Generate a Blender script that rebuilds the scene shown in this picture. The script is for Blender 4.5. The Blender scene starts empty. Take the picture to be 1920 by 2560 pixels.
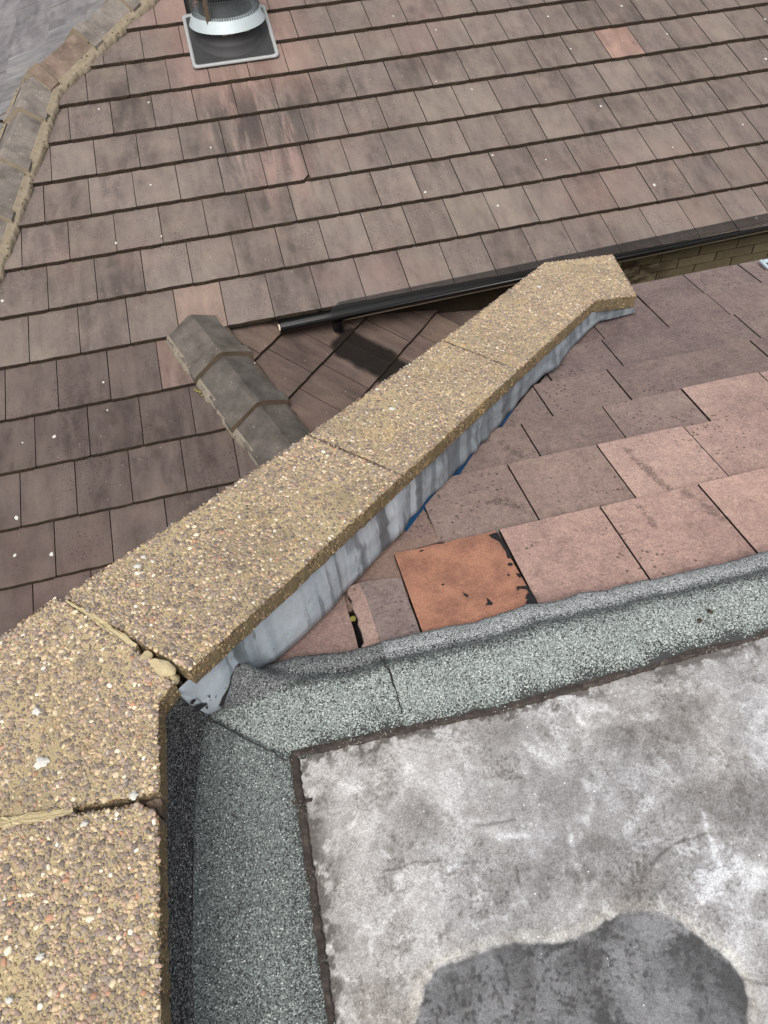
import bpy, bmesh, math, random
import numpy as np
from mathutils import Matrix, Vector

random.seed(7)
rng = np.random.default_rng(11)
scene = bpy.context.scene
C = scene.collection

# ------------------------------------------------------------------ camera
# world axes: X along the tile courses, Y away from the viewer, Z up, metres; the camera sits at the origin
R = np.array([[0.9695644910208252, -0.24124903164560887, -0.041756466344562024],
              [0.21409087854584488, 0.7526473783945519, 0.6226451794716448],
              [-0.11878465168108568, -0.6126343350856728, 0.7813893894846147]])
F = 1837.711                       # focal length in pixels of a 1920 x 2560 frame
cam_d = bpy.data.cameras.new('camera')
cam_d.sensor_fit = 'VERTICAL'; cam_d.sensor_height = 36.0
cam_d.lens = 36.0 * F / 2560.0
cam_d.clip_start = 0.02; cam_d.clip_end = 500.0
cam = bpy.data.objects.new('camera', cam_d)
C.objects.link(cam)
cam.matrix_world = Matrix(R.T.tolist()).to_4x4()
scene.camera = cam

# ------------------------------------------------------------------ light (overcast day)
SUN_EL, SUN_AZ = math.radians(56), math.radians(200)      # azimuth measured from +Y clockwise
world = bpy.data.worlds.new('World'); scene.world = world
world.use_nodes = True
wn = world.node_tree; wn.nodes.clear()
sky = wn.nodes.new('ShaderNodeTexSky'); sky.sky_type = 'NISHITA'
sky.sun_disc = False; sky.sun_elevation = SUN_EL; sky.sun_rotation = SUN_AZ
sky.air_density = 1.0; sky.dust_density = 7.0; sky.ozone_density = 1.0
hs = wn.nodes.new('ShaderNodeHueSaturation'); hs.inputs['Saturation'].default_value = 0.30
bg = wn.nodes.new('ShaderNodeBackground'); bg.inputs['Strength'].default_value = 0.15
wo = wn.nodes.new('ShaderNodeOutputWorld')
wn.links.new(sky.outputs[0], hs.inputs['Color']); wn.links.new(hs.outputs[0], bg.inputs['Color'])
wn.links.new(bg.outputs[0], wo.inputs['Surface'])
sun_d = bpy.data.lights.new('sun', 'SUN'); sun_d.energy = 1.2
sun_d.angle = math.radians(24); sun_d.color = (1.0, 0.965, 0.92)
sun = bpy.data.objects.new('sun', sun_d); C.objects.link(sun)
sd = Vector((math.sin(SUN_AZ) * math.cos(SUN_EL), math.cos(SUN_AZ) * math.cos(SUN_EL), math.sin(SUN_EL)))
sun.rotation_euler = sd.to_track_quat('Z', 'Y').to_euler()
vs = scene.view_settings
vs.view_transform = 'Standard'; vs.look = 'None'; vs.gamma = 1.0; vs.use_curve_mapping = False
vs.exposure = 0.28

# ------------------------------------------------------------------ the planes of the place
KM, KP = 0.25073, 0.27009
NM, CM = np.array([0, KM, 1.0]), -1.342        # low roof, falls away
NP, CP = np.array([0, -KP, 1.0]), -3.92        # big roof, falls towards us
PHI = 0.7824432
ZF = -1.50                                      # flat roof level
TB = 0.25
DB = np.array([math.cos(PHI), math.sin(PHI), -TB])
HB = np.array([math.sin(PHI), -math.cos(PHI), 0.0])
NB = np.cross(HB, DB); NB /= NB[2]

def sight(u, v):
    return R.T @ np.array([u - 960.0, 1280.0 - v, -F])
def on(q, n, c):
    d = sight(*q); return d * (c / (n @ d))
def onz(q, z):
    d = sight(*q); return d * (z / d[2])
PB0 = onz((472, 1677), -1.21); CB = NB @ PB0
def onM(q, o=0.0): return on(q, NM, CM + o)
def onP(q, o=0.0): return on(q, NP, CP + o)
def onB(q): return on(q, NB, CB)

# ------------------------------------------------------------------ small helpers
def empty(name, loc, label, cat, group=None):
    o = bpy.data.objects.new(name, None); C.objects.link(o)
    o.location = Vector(loc); o.empty_display_size = 0.1
    o['label'] = label; o['category'] = cat; o['kind'] = 'thing'
    if group: o['group'] = group
    bpy.context.view_layer.update()
    return o
def mesh_from(name, verts, faces, mats, smooth=False, midx=None):
    me = bpy.data.meshes.new(name)
    me.from_pydata([tuple(map(float, v)) for v in verts], [], [tuple(map(int, f)) for f in faces])
    for m in (mats if isinstance(mats, (list, tuple)) else [mats]): me.materials.append(m)
    if midx is not None: me.polygons.foreach_set('material_index', midx)
    if smooth: me.polygons.foreach_set('use_smooth', [True] * len(me.polygons))
    me.update()
    return me
def link(name, me, parent=None, M=None, stuff=False):
    o = bpy.data.objects.new(name, me); C.objects.link(o)
    if parent is not None:
        o.parent = parent
        o.matrix_parent_inverse = parent_world(parent).inverted()
    if M is not None: o.matrix_basis = M
    if stuff: o['kind'] = 'stuff'
    return o
def parent_world(p):
    m = p.matrix_basis.copy()
    if p.parent is not None:
        m = parent_world(p.parent) @ p.matrix_parent_inverse @ m
    return m
def part(name, verts, faces, mats, parent, smooth=False, stuff=False, midx=None):
    return link(name, mesh_from(name, verts, faces, mats, smooth, midx), parent, None, stuff)
def bm_part(name, bm, mats, parent, smooth=False, stuff=False):
    me = bpy.data.meshes.new(name)
    bmesh.ops.recalc_face_normals(bm, faces=bm.faces)
    bm.to_mesh(me); bm.free()
    for m in (mats if isinstance(mats, (list, tuple)) else [mats]): me.materials.append(m)
    if smooth: me.polygons.foreach_set('use_smooth', [True] * len(me.polygons))
    return link(name, me, parent, None, stuff)
def grid_faces(nu, nv, flip=False):
    f = []
    for i in range(nu - 1):
        for j in range(nv - 1):
            a = i * nv + j; q = (a, a + nv, a + nv + 1, a + 1)
            f.append(q[::-1] if flip else q)
    return f
def box_bm(bm, p0, e, size, mat_index=0):
    """box from corner p0 along three unit vectors e with sizes"""
    vs_ = []
    for i in (0, 1):
        for j in (0, 1):
            for k in (0, 1):
                p = np.array(p0, float) + e[0] * (size[0] * i) + e[1] * (size[1] * j) + e[2] * (size[2] * k)
                vs_.append(bm.verts.new(tuple(p)))
    for q in ((0, 1, 3, 2), (4, 6, 7, 5), (0, 4, 5, 1), (2, 3, 7, 6), (0, 2, 6, 4), (1, 5, 7, 3)):
        f = bm.faces.new([vs_[i] for i in q]); f.material_index = mat_index
AX = [np.array([1.0, 0, 0]), np.array([0, 1.0, 0]), np.array([0, 0, 1.0])]
def poly_resample(pts, step, jit=0.0):
    out = []
    n = len(pts)
    for i in range(n):
        a, b = np.array(pts[i]), np.array(pts[(i + 1) % n])
        L = np.linalg.norm(b - a); k = max(1, int(round(L / step)))
        for t in range(k):
            p = a + (b - a) * (t / k)
            if t and jit: p = p + rng.normal(0, jit, 3) * np.array([1, 1, 0.4])
            out.append(p)
    return out
def lerp_line(pts, t):
    """points along a polyline by normalised arc length"""
    P = np.array(pts, float); s = np.r_[0, np.cumsum(np.linalg.norm(np.diff(P, axis=0), axis=1))]
    s /= s[-1]
    return np.stack([np.interp(t, s, P[:, k]) for k in range(P.shape[1])], -1)

# value noise in numpy (for stains with a shape of their own)
def vnoise(x, y, scale, seed):
    g = np.random.default_rng(seed).random((256, 256))
    X, Y = x * scale + 37.3, y * scale + 11.9
    xi, yi = np.floor(X).astype(int), np.floor(Y).astype(int)
    fx, fy = X - xi, Y - yi
    fx, fy = fx * fx * (3 - 2 * fx), fy * fy * (3 - 2 * fy)
    q = lambda a, b: g[(xi + a) % 256, (yi + b) % 256]
    return (q(0, 0) * (1 - fx) + q(1, 0) * fx) * (1 - fy) + (q(0, 1) * (1 - fx) + q(1, 1) * fx) * fy
def fbm(x, y, scale, seed, octv=5, gain=0.55):
    a, s, t = 1.0, 0.0, 0.0
    for k in range(octv):
        s += a * vnoise(x, y, scale * 2 ** k, seed + k); t += a; a *= gain
    return s / t
def sstep(a, b, x):
    t = np.clip((x - a) / (b - a), 0, 1); return t * t * (3 - 2 * t)
def line_dist(x, y, P):
    d = np.full(x.shape, 1e9)
    for a, b in zip(P[:-1], P[1:]):
        ax, ay, bx, by = a[0], a[1], b[0], b[1]
        L2 = (bx - ax) ** 2 + (by - ay) ** 2 + 1e-12
        t = np.clip(((x - ax) * (bx - ax) + (y - ay) * (by - ay)) / L2, 0, 1)
        d = np.minimum(d, np.hypot(x - ax - t * (bx - ax), y - ay - t * (by - ay)))
    return d
def in_poly(x, y, P):
    c = np.zeros(x.shape, bool)
    n = len(P)
    for i in range(n):
        x1, y1, x2, y2 = P[i][0], P[i][1], P[(i + 1) % n][0], P[(i + 1) % n][1]
        if y1 == y2: continue
        m = ((y1 > y) != (y2 > y)) & (x < (x2 - x1) * (y - y1) / (y2 - y1) + x1)
        c ^= m
    return c

# ------------------------------------------------------------------ material kit
def lin(c):
    return tuple(((v / 255.0) / 12.92 if v / 255.0 <= 0.04045 else ((v / 255.0 + 0.055) / 1.055) ** 2.4) for v in c) + (1.0,)
class Mat:
    def __init__(s, name, rough=0.9, spec=0.3):
        s.m = bpy.data.materials.new(name); s.m.use_nodes = True
        s.t = s.m.node_tree; s.n = s.t.nodes; s.b = s.n['Principled BSDF']
        s.b.inputs['Roughness'].default_value = rough
        s.b.inputs['Specular IOR Level'].default_value = spec
    def new(s, k): return s.n.new(k)
    def put(s, sock, v):
        if isinstance(v, bpy.types.NodeSocket): s.t.links.new(v, sock)
        elif v is not None: sock.default_value = v
    def pos(s): return s.new('ShaderNodeNewGeometry').outputs['Position']
    def objco(s): return s.new('ShaderNodeTexCoord').outputs['Object']
    def info(s, k): return s.new('ShaderNodeObjectInfo').outputs[k]
    def attr(s, name, out='Color'):
        a = s.new('ShaderNodeAttribute'); a.attribute_name = name; return a.outputs[out]
    def mapv(s, v, scale=(1, 1, 1), loc=(0, 0, 0), rot=(0, 0, 0)):
        m = s.new('ShaderNodeMapping'); s.put(m.inputs['Vector'], v)
        s.put(m.inputs['Scale'], scale); s.put(m.inputs['Location'], loc); s.put(m.inputs['Rotation'], rot)
        return m.outputs[0]
    def vmath(s, op, a, b=None):
        m = s.new('ShaderNodeVectorMath'); m.operation = op; s.put(m.inputs[0], a)
        if b is not None: s.put(m.inputs[1], b)
        return m.outputs['Value'] if op in ('LENGTH', 'DISTANCE', 'DOT_PRODUCT') else m.outputs[0]
    def math(s, op, a, b=None, clamp=False):
        m = s.new('ShaderNodeMath'); m.operation = op; m.use_clamp = clamp; s.put(m.inputs[0], a)
        if b is not None: s.put(m.inputs[1], b)
        return m.outputs[0]
    def noise(s, v, scale, detail=4, rough=0.6, dist=0.0, out='Fac'):
        m = s.new('ShaderNodeTexNoise'); s.put(m.inputs['Vector'], v); m.inputs['Scale'].default_value = scale
        m.inputs['Detail'].default_value = detail; m.inputs['Roughness'].default_value = rough
        m.inputs['Distortion'].default_value = dist
        return m.outputs[out]
    def vor(s, v, scale, out='Distance', feat='F1', rand=1.0):
        m = s.new('ShaderNodeTexVoronoi'); m.feature = feat; s.put(m.inputs['Vector'], v)
        m.inputs['Scale'].default_value = scale; m.inputs['Randomness'].default_value = rand
        return m.outputs[out]
    def grit(s, v, scale):
        c = s.new('ShaderNodeSeparateColor'); s.put(c.inputs[0], s.vor(v, scale, 'Color')); return c.outputs[0]
    def ramp(s, f, stops, interp='LINEAR'):
        m = s.new('ShaderNodeValToRGB'); s.put(m.inputs[0], f); r = m.color_ramp; r.interpolation = interp
        while len(r.elements) < len(stops): r.elements.new(0.5)
        for e, (p, c) in zip(r.elements, stops):
            e.position = p; e.color = c if len(c) == 4 else lin(c)
        return m.outputs[0]
    def step(s, f, a, b):
        m = s.new('ShaderNodeMapRange'); m.interpolation_type = 'SMOOTHSTEP'; s.put(m.inputs['Value'], f)
        m.inputs['From Min'].default_value = a; m.inputs['From Max'].default_value = b
        return m.outputs[0]
    def mix(s, f, a, b, mode='MIX'):
        m = s.new('ShaderNodeMix'); m.data_type = 'RGBA'; m.blend_type = mode; m.clamp_factor = True
        s.put(m.inputs[0], f)
        s.put(m.inputs[6], lin(a) if isinstance(a, tuple) and len(a) == 3 else a)
        s.put(m.inputs[7], lin(b) if isinstance(b, tuple) and len(b) == 3 else b)
        return m.outputs[2]
    def val(s, c, f):   # multiply colour by scalar
        m = s.new('ShaderNodeVectorMath'); m.operation = 'SCALE'; s.put(m.inputs[0], c); s.put(m.inputs['Scale'], f)
        return m.outputs[0]
    def color(s, c): s.put(s.b.inputs['Base Color'], lin(c) if isinstance(c, tuple) and len(c) == 3 else c)
    def bump(s, h, dist=0.002, strength=0.6):
        m = s.new('ShaderNodeBump'); s.put(m.inputs['Height'], h)
        m.inputs['Distance'].default_value = dist; m.inputs['Strength'].default_value = strength
        s.put(s.b.inputs['Normal'], m.outputs[0])
    def rough(s, v): s.put(s.b.inputs['Roughness'], v)

def plain(name, c, rough=0.6, spec=0.4, metal=0.0, var=0.15, scale=30):
    m = Mat(name, rough, spec); m.b.inputs['Metallic'].default_value = metal
    n = m.noise(m.pos(), scale, 5, 0.65)
    base = m.mix(n, tuple(max(0, int(v * (1 - var))) for v in c), tuple(min(255, int(v * (1 + var))) for v in c))
    m.color(base); m.bump(n, 0.001, 0.4)
    return m.m

SMUDGE = []
for a_, b_, w_ in (((1562, 1122), (1685, 1218), 0.012), ((1712, 1228), (1815, 1292), 0.014), ((1255, 1105), (1300, 1130), 0.016), ((1600, 1268), (1640, 1310), 0.012), ((1240, 1250), (1310, 1262), 0.018)):
    A_, B_ = onM(a_), onM(b_); SMUDGE.append((float(A_[0]), float(A_[1]), float(B_[0]), float(B_[1]), w_))
def tile_material(name, dark, mid, light, warm, kind):
    m = Mat(name, 0.9, 0.08)
    oc = m.objco(); rnd = m.info('Random'); p = m.pos()
    off = m.new('ShaderNodeCombineXYZ')
    m.put(off.inputs[0], m.math('MULTIPLY', rnd, 61.0)); m.put(off.inputs[1], m.math('MULTIPLY', rnd, 173.0)); m.put(off.inputs[2], m.math('MULTIPLY', rnd, 29.0))
    ov = m.vmath('ADD', oc, off.outputs[0])
    streak = m.noise(m.mapv(ov, (9, 2.2, 6)), 1.0, 4, 0.55, 0.5)      # weathering runs down the slope
    streak2 = m.noise(m.mapv(ov, (22, 9.0, 9)), 1.0, 6, 0.72, 0.6)
    cloud = m.noise(m.mapv(p, (1.6, 1.1, 1.1)), 1.0, 4, 0.6)
    if kind == 'M':
        gr = m.noise(p, 30, 6, 0.75); f = m.math('ADD', m.math('MULTIPLY', streak, 0.30), m.math('MULTIPLY', gr, 0.70))
    else: f = m.math('ADD', m.math('MULTIPLY', streak, 0.58), m.math('MULTIPLY', streak2, 0.36))
    f = m.math('ADD', f, 0.03) if kind != 'M' else f
    f = m.math('ADD', f, m.math('MULTIPLY', m.math('SUBTRACT', cloud, 0.5), 0.55))
    f = m.math('ADD', f, m.math('MULTIPLY', m.math('SUBTRACT', rnd, 0.5), 0.06 if kind == 'R' else 0.13))
    col = m.ramp(f, [(0.30, dark), (0.47, mid), (0.64, light), (0.80, warm)])
    # grey-brown per tile drift
    col = m.mix(m.math('MULTIPLY', m.step(m.noise(ov, 4.0, 2), 0.45, 0.75), 0.35), col, warm)
    fine = m.noise(p, 420, 3, 0.7)
    fa = 0.9 if kind == 'M' else 0.5
    col = m.val(col, m.math('ADD', 1 - fa / 2, m.math('MULTIPLY', fine, fa)))
    ga = 0.34 if kind == 'M' else 0.16
    col = m.val(col, m.math('ADD', 1 - ga / 2, m.math('MULTIPLY', m.grit(p, 460 if kind == 'M' else 260), ga)))
    if kind == 'M':
        col = m.val(col, m.math('ADD', 0.52, m.math('MULTIPLY', m.noise(p, 120, 5, 0.8), 0.96)))
        wm = m.noise(p, 26, 5, 0.7)
        for (ax_, ay_, bx_, by_, w_) in SMUDGE:      # dark lichen smears on single tiles
            L_ = math.hypot(bx_ - ax_, by_ - ay_); ux, uy = (bx_ - ax_) / L_, (by_ - ay_) / L_
            rel = m.vmath('SUBTRACT', p, ((ax_ + bx_) / 2, (ay_ + by_) / 2, 0.0))
            al = m.math('MAXIMUM', m.math('SUBTRACT', m.math('ABSOLUTE', m.vmath('DOT_PRODUCT', rel, (ux, uy, 0.0))), L_ / 2), 0.0)
            ac = m.vmath('DOT_PRODUCT', rel, (-uy, ux, 0.0))
            d = m.math('SQRT', m.math('ADD', m.math('MULTIPLY', al, al), m.math('MULTIPLY', ac, ac)))
            d = m.math('ADD', d, m.math('MULTIPLY', m.math('SUBTRACT', wm, 0.5), w_ * 7.0))
            col = m.mix(m.math('MULTIPLY', m.step(d, w_ * 1.3, w_ * 0.2), m.math('ADD', 0.2, m.math('MULTIPLY', m.grit(p, 300), 0.6))), col, (72, 66, 65))
    if kind == 'P':
        # pale runs and dark soot washed down from the flue terminal
        s = m.new('ShaderNodeSeparateXYZ'); m.put(s.inputs[0], p)
        wav = m.noise(m.mapv(p, (6.5, 0.8, 1)), 1.0, 4, 0.65, 0.5)
        cx = m.math('ABSOLUTE', m.math('SUBTRACT', s.outputs[0], 0.36))
        wide = m.step(cx, 0.62, 0.12)
        along = m.math('MULTIPLY', m.step(s.outputs[1], 4.55, 5.5), m.step(s.outputs[1], 7.2, 6.4))
        msk = m.math('MULTIPLY', wide, along)
        pink = m.math('MULTIPLY', m.step(wav, 0.49, 0.60), msk)
        col = m.mix(m.math('MULTIPLY', pink, 0.55), col, (158, 132, 123))
        soot = m.math('MULTIPLY', m.step(m.noise(m.mapv(p, (6.5, 0.9, 1), (3.3, 1, 0)), 1.0, 5, 0.65, 0.4), 0.43, 0.58), msk)
        col = m.mix(m.math('MULTIPLY', soot, 0.80), col, (72, 66, 65))
        near = m.math('MULTIPLY', m.step(cx, 0.75, 0.3), m.step(s.outputs[1], 5.75, 6.25))
        col = m.mix(m.math('MULTIPLY', near, 0.45), col, (152, 124, 114))
        ph = m.step(m.noise(m.mapv(p, (0.9, 0.8, 0.8), (5, 2, 0)), 1.0, 3), 0.52, 0.72)
        col = m.mix(m.math('MULTIPLY', ph, 0.28), col, (150, 120, 112))
    if kind == 'Q':
        # soot-black wet patch where the gutter outlet drips
        rel = m.vmath('SUBTRACT', p, (0.64, 3.66, -3.09))
        al = m.vmath('DOT_PRODUCT', rel, (0.7071, -0.7071, 0.0)); ac = m.vmath('DOT_PRODUCT', rel, (0.7071, 0.7071, 0.0))
        al = m.math('MAXIMUM', m.math('SUBTRACT', m.math('ABSOLUTE', al), 0.17), 0.0)
        ac = m.math('MAXIMUM', m.math('SUBTRACT', m.math('ABSOLUTE', m.math('SUBTRACT', ac, 0.085)), 0.05), 0.0)
        d = m.math('SQRT', m.math('ADD', m.math('MULTIPLY', al, al), m.math('MULTIPLY', ac, ac)))
        dn = m.math('ADD', d, m.math('MULTIPLY', m.math('SUBTRACT', m.noise(p, 9, 3), 0.5), 0.06))
        wet = m.step(dn, 0.105, 0.060)
        col = m.mix(m.math('MULTIPLY', wet, 0.9), col, (20, 19, 18))
    # dark lichen specks, in patches
    sp = m.math('ADD', m.vor(m.mapv(p, (1, 1, 1)), 48 if kind == 'M' else 55), m.math('MULTIPLY', m.math('SUBTRACT', m.noise(p, 90, 3), 0.5), 0.35))
    spm = m.math('MULTIPLY', m.step(sp, 0.27, 0.15), m.step(m.noise(p, 3.1, 4, 0.65), 0.47, 0.60))
    col = m.mix(m.math('MULTIPLY', spm, 0.72), col, (60, 56, 54))
    # tiny white flecks
    sv = m.vor(p, 75 if kind == 'M' else 40, 'Color')
    sx = m.new('ShaderNodeSeparateColor'); m.put(sx.inputs[0], sv)
    fl = m.math('MULTIPLY', m.math('GREATER_THAN', sx.outputs[0], 0.955), m.step(m.vor(p, 75 if kind == 'M' else 40), 0.20, 0.11))
    col = m.mix(m.math('MULTIPLY', fl, 0.5), col, (190, 184, 178))
    # tint given to single tiles
    tint = m.info('Color')
    col = m.mix(1.0, col, tint, 'MULTIPLY')
    m.color(col)
    h = m.math('ADD', m.math('MULTIPLY', m.noise(p, 260, 4, 0.7), 0.6), m.math('MULTIPLY', m.noise(p, 38, 3), 0.8))
    m.bump(h, 0.0022, 0.55)
    m.rough(m.math('ADD', 0.74, m.math('MULTIPLY', fine, 0.22)))
    return m.m

M_P = tile_material('weathered_brown_tile', (87, 79, 76), (112, 102, 97), (126, 116, 109), (138, 125, 115), 'P')
M_Q = tile_material('shaded_brown_tile', (74, 64, 61), (94, 81, 76), (110, 96, 88), (128, 108, 94), 'Q')  # darker brown tones for face Q
M_M = tile_material('bleached_pink_tile', (112, 101, 99), (130, 117, 113), (146, 132, 126), (160, 146, 136), 'M')
M_R = tile_material('grey_far_tile', (96, 95, 96), (116, 114, 115), (138, 136, 136), (154, 150, 148), 'R')
def edge_material():
    m = Mat('algae_dark_tile_edge', 0.95, 0.1)
    n = m.noise(m.pos(), 90, 5, 0.7); n2 = m.noise(m.pos(), 9, 3)
    col = m.ramp(n, [(0.3, (34, 30, 26)), (0.52, (58, 50, 44)), (0.72, (84, 74, 64))])
    col = m.mix(m.math('MULTIPLY', m.step(n2, 0.5, 0.7), 0.35), col, (84, 74, 50))
    m.color(col); m.bump(n, 0.003, 0.8)
    return m.m
M_EDGE = edge_material()
def hip_material():
    m = Mat('grey_concrete_ridge_tile', 0.92, 0.1)
    p = m.pos(); n = m.noise(p, 8, 5, 0.65); f = m.noise(p, 300, 3, 0.75)
    col = m.ramp(n, [(0.3, (84, 80, 76)), (0.5, (108, 103, 98)), (0.72, (130, 124, 118))])
    col = m.val(col, m.math('ADD', 0.72, m.math('MULTIPLY', f, 0.55)))
    sp = m.step(m.vor(p, 58), 0.27, 0.14)
    col = m.mix(m.math('MULTIPLY', m.math('MULTIPLY', sp, m.step(n, 0.45, 0.6)), 0.55), col, (50, 48, 44))
    wv = m.step(m.vor(p, 30), 0.12, 0.07)
    col = m.mix(m.math('MULTIPLY', wv, m.math('MULTIPLY', 0.6, m.step(m.noise(p, 11, 2), 0.5, 0.6))), col, (200, 197, 190))
    col = m.mix(1.0, col, m.info('Color'), 'MULTIPLY')
    m.color(col); m.bump(m.math('ADD', f, m.math('MULTIPLY', n, 1.5)), 0.003, 0.6)
    return m.m
M_HIP = hip_material()
def mortar_material(name, a, b, spots=0.8):
    m = Mat(name, 0.95, 0.15)
    p = m.pos(); n = m.noise(p, 22, 5, 0.7); f = m.noise(p, 260, 3, 0.7)
    col = m.mix(n, a, b)
    col = m.val(col, m.math('ADD', 0.75, m.math('MULTIPLY', f, 0.5)))
    sp = m.math('MULTIPLY', m.step(m.math('ADD', m.vor(p, 24), m.math('MULTIPLY', n, 0.3)), 0.42, 0.30), m.step(m.noise(p, 6, 2), 0.36, 0.5))
    col = m.mix(m.math('MULTIPLY', sp, spots), col, (58, 53, 42))
    m.color(col); m.bump(m.math('ADD', n, m.math('MULTIPLY', f, 0.5)), 0.006, 0.8)
    return m.m
M_MORT = mortar_material('lichen_spotted_mortar', (104, 95, 82), (154, 142, 122))
M_MORTB = mortar_material('brown_mortar', (74, 63, 54), (112, 98, 84), 0.3)
M_MORTG = mortar_material('grey_brown_mortar', (84, 76, 68), (150, 142, 128), 0.5)
M_MORTC = mortar_material('cream_mortar', (164, 150, 116), (192, 179, 146), 0.12)
def matrix_material():
    m = Mat('sandy_concrete_matrix', 0.95, 0.15)
    p = m.pos(); n = m.noise(p, 14, 5, 0.65); f = m.noise(p, 380, 3, 0.75)
    col = m.mix(n, (170, 153, 118), (198, 181, 145))
    gr = m.step(m.noise(p, 5.5, 4, 0.6), 0.46, 0.66)
    col = m.mix(m.math('MULTIPLY', gr, 0.45), col, (128, 116, 96))
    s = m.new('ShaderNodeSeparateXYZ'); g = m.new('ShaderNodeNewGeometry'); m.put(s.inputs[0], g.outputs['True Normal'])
    side = m.step(s.outputs[2], 0.6, 0.3)                 # sides of the stone turned a darker brown
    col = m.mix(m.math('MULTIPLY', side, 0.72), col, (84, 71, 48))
    pit = m.step(m.vor(p, 130), 0.22, 0.1)
    col = m.mix(m.math('MULTIPLY', pit, 0.55), col, (84, 70, 48))
    col = m.val(col, m.math('ADD', 0.75, m.math('MULTIPLY', f, 0.5)))
    m.color(col); m.bump(m.math('ADD', f, m.math('MULTIPLY', m.noise(p, 110, 3), 1.2)), 0.004, 0.9)
    return m.m
M_MATRIX = matrix_material()
def pebble_material():
    m = Mat('exposed_pebbles', 0.72, 0.35)
    p = m.pos(); col = m.attr('tone')
    f = m.noise(p, 330, 3, 0.7)
    col = m.val(col, m.math('ADD', 0.72, m.math('MULTIPLY', f, 0.56)))
    film = m.step(m.noise(p, 6.5, 4, 0.65), 0.50, 0.66)
    col = m.mix(m.math('MULTIPLY', film, 0.36), col, (114, 105, 88))
    yl = m.step(m.noise(m.mapv(p, (1, 1, 1), (4, 7, 1)), 9, 4, 0.65), 0.56, 0.70)
    col = m.mix(m.math('MULTIPLY', yl, 0.36), col, (188, 162, 110))
    m.color(col); m.bump(f, 0.001, 0.5)
    return m.m
M_PEB = pebble_material()
def felt_material(name, bit, g1, g2, g3, cover, scale=330):
    m = Mat(name, 0.9, 0.25)
    p = m.pos()
    v = m.vor(p, scale, 'Color'); s = m.new('ShaderNodeSeparateColor'); m.put(s.inputs[0], v)
    d = m.vor(p, scale)
    w = m.noise(p, 9, 5, 0.7)
    gran = m.ramp(s.outputs[0], [(0.0, g1), (0.45, g2), (0.80, g3), (0.975, (196, 202, 198))], 'CONSTANT')
    # granules worn away: threshold per cell, varied by larger patches and an attribute for worn edges and painted crease shade
    wear = m.attr('wear', 'Fac')
    th = m.math('ADD', m.math('ADD', 1.0 - cover, m.math('MULTIPLY', m.math('SUBTRACT', w, 0.5), 0.45)), wear)
    bare = m.math('LESS_THAN', s.outputs[1], th)
    col = m.mix(bare, gran, bit)
    big = m.noise(p, 3.3, 4, 0.6)
    col = m.val(col, m.math('ADD', 0.82, m.math('MULTIPLY', big, 0.36)))
    m.color(col); m.bump(m.math('SUBTRACT', 1.0, d), 0.0016, 0.7)
    return m.m
M_FELT = felt_material('green_mineral_felt', (60, 62, 61), (112, 119, 116), (139, 146, 143), (166, 173, 169), 0.82, 420)
M_FELT_DARK = felt_material('darker_mineral_felt', (58, 60, 60), (92, 98, 96), (116, 123, 120), (144, 151, 148), 0.78, 460)  # darker granule tones for the strip beside the coping
M_FELT_BARE = felt_material('worn_black_felt', (38, 38, 39), (84, 85, 85), (112, 113, 113), (142, 142, 142), 0.50, 440)
M_FELT_GREY = felt_material('grey_worn_felt', (50, 50, 52), (130, 133, 133), (156, 160, 160), (182, 186, 187), 0.74, 560)
M_FELT_GREYD = felt_material('dark_grey_worn_felt', (44, 44, 46), (100, 102, 102), (122, 125, 125), (146, 150, 150), 0.66, 520)
def bitumen_material():
    m = Mat('old_bitumen', 0.8, 0.3)
    p = m.pos(); n = m.noise(m.mapv(p, (1, 1, 1)), 60, 5, 0.75)
    col = m.ramp(n, [(0.3, (34, 30, 28)), (0.55, (62, 55, 51)), (0.75, (96, 87, 82))])
    fl = m.math('LESS_THAN', m.vor(p, 210), 0.20)
    col = m.mix(m.math('MULTIPLY', fl, m.step(m.noise(p, 25, 3), 0.5, 0.62)), col, (188, 190, 186))
    m.color(col); m.bump(n, 0.004, 0.9)
    return m.m
M_BIT = bitumen_material()
M_TAR = plain('black_tar', (22, 21, 21), 0.45, 0.5, 0, 0.25, 60)
def deck_material():
    m = Mat('grey_coated_deck', 0.88, 0.25)
    p = m.pos(); col = m.attr('stain')
    f1 = m.noise(p, 330, 3, 0.8); f2 = m.noise(p, 120, 5, 0.8); f3 = m.noise(p, 46, 4, 0.7)
    col = m.val(col, m.math('ADD', 0.30, m.math('ADD', m.math('MULTIPLY', m.grit(p, 420), 0.42), m.math('ADD', m.math('MULTIPLY', f1, 0.40), m.math('MULTIPLY', f2, 0.58)))))
    grit = m.attr('grit', 'Fac')
    sp = m.math('MULTIPLY', m.step(f2, 0.50, 0.60), grit)
    col = m.mix(m.math('MULTIPLY', sp, 0.62), col, (84, 79, 74))
    spk = m.math('MULTIPLY', m.math('LESS_THAN', m.vor(p, 46), 0.07), m.step(f3, 0.5, 0.6))
    col = m.mix(spk, col, (225, 226, 226))
    m.color(col)
    m.bump(m.math('ADD', m.math('MULTIPLY', f1, 0.5), m.math('ADD', f2, m.math('MULTIPLY', f3, 1.6))), 0.0022, 0.6)
    m.rough(m.math('SUBTRACT', 0.92, m.math('MULTIPLY', m.attr('damp', 'Fac'), 0.28)))
    return m.m
M_DECK = deck_material()
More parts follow.
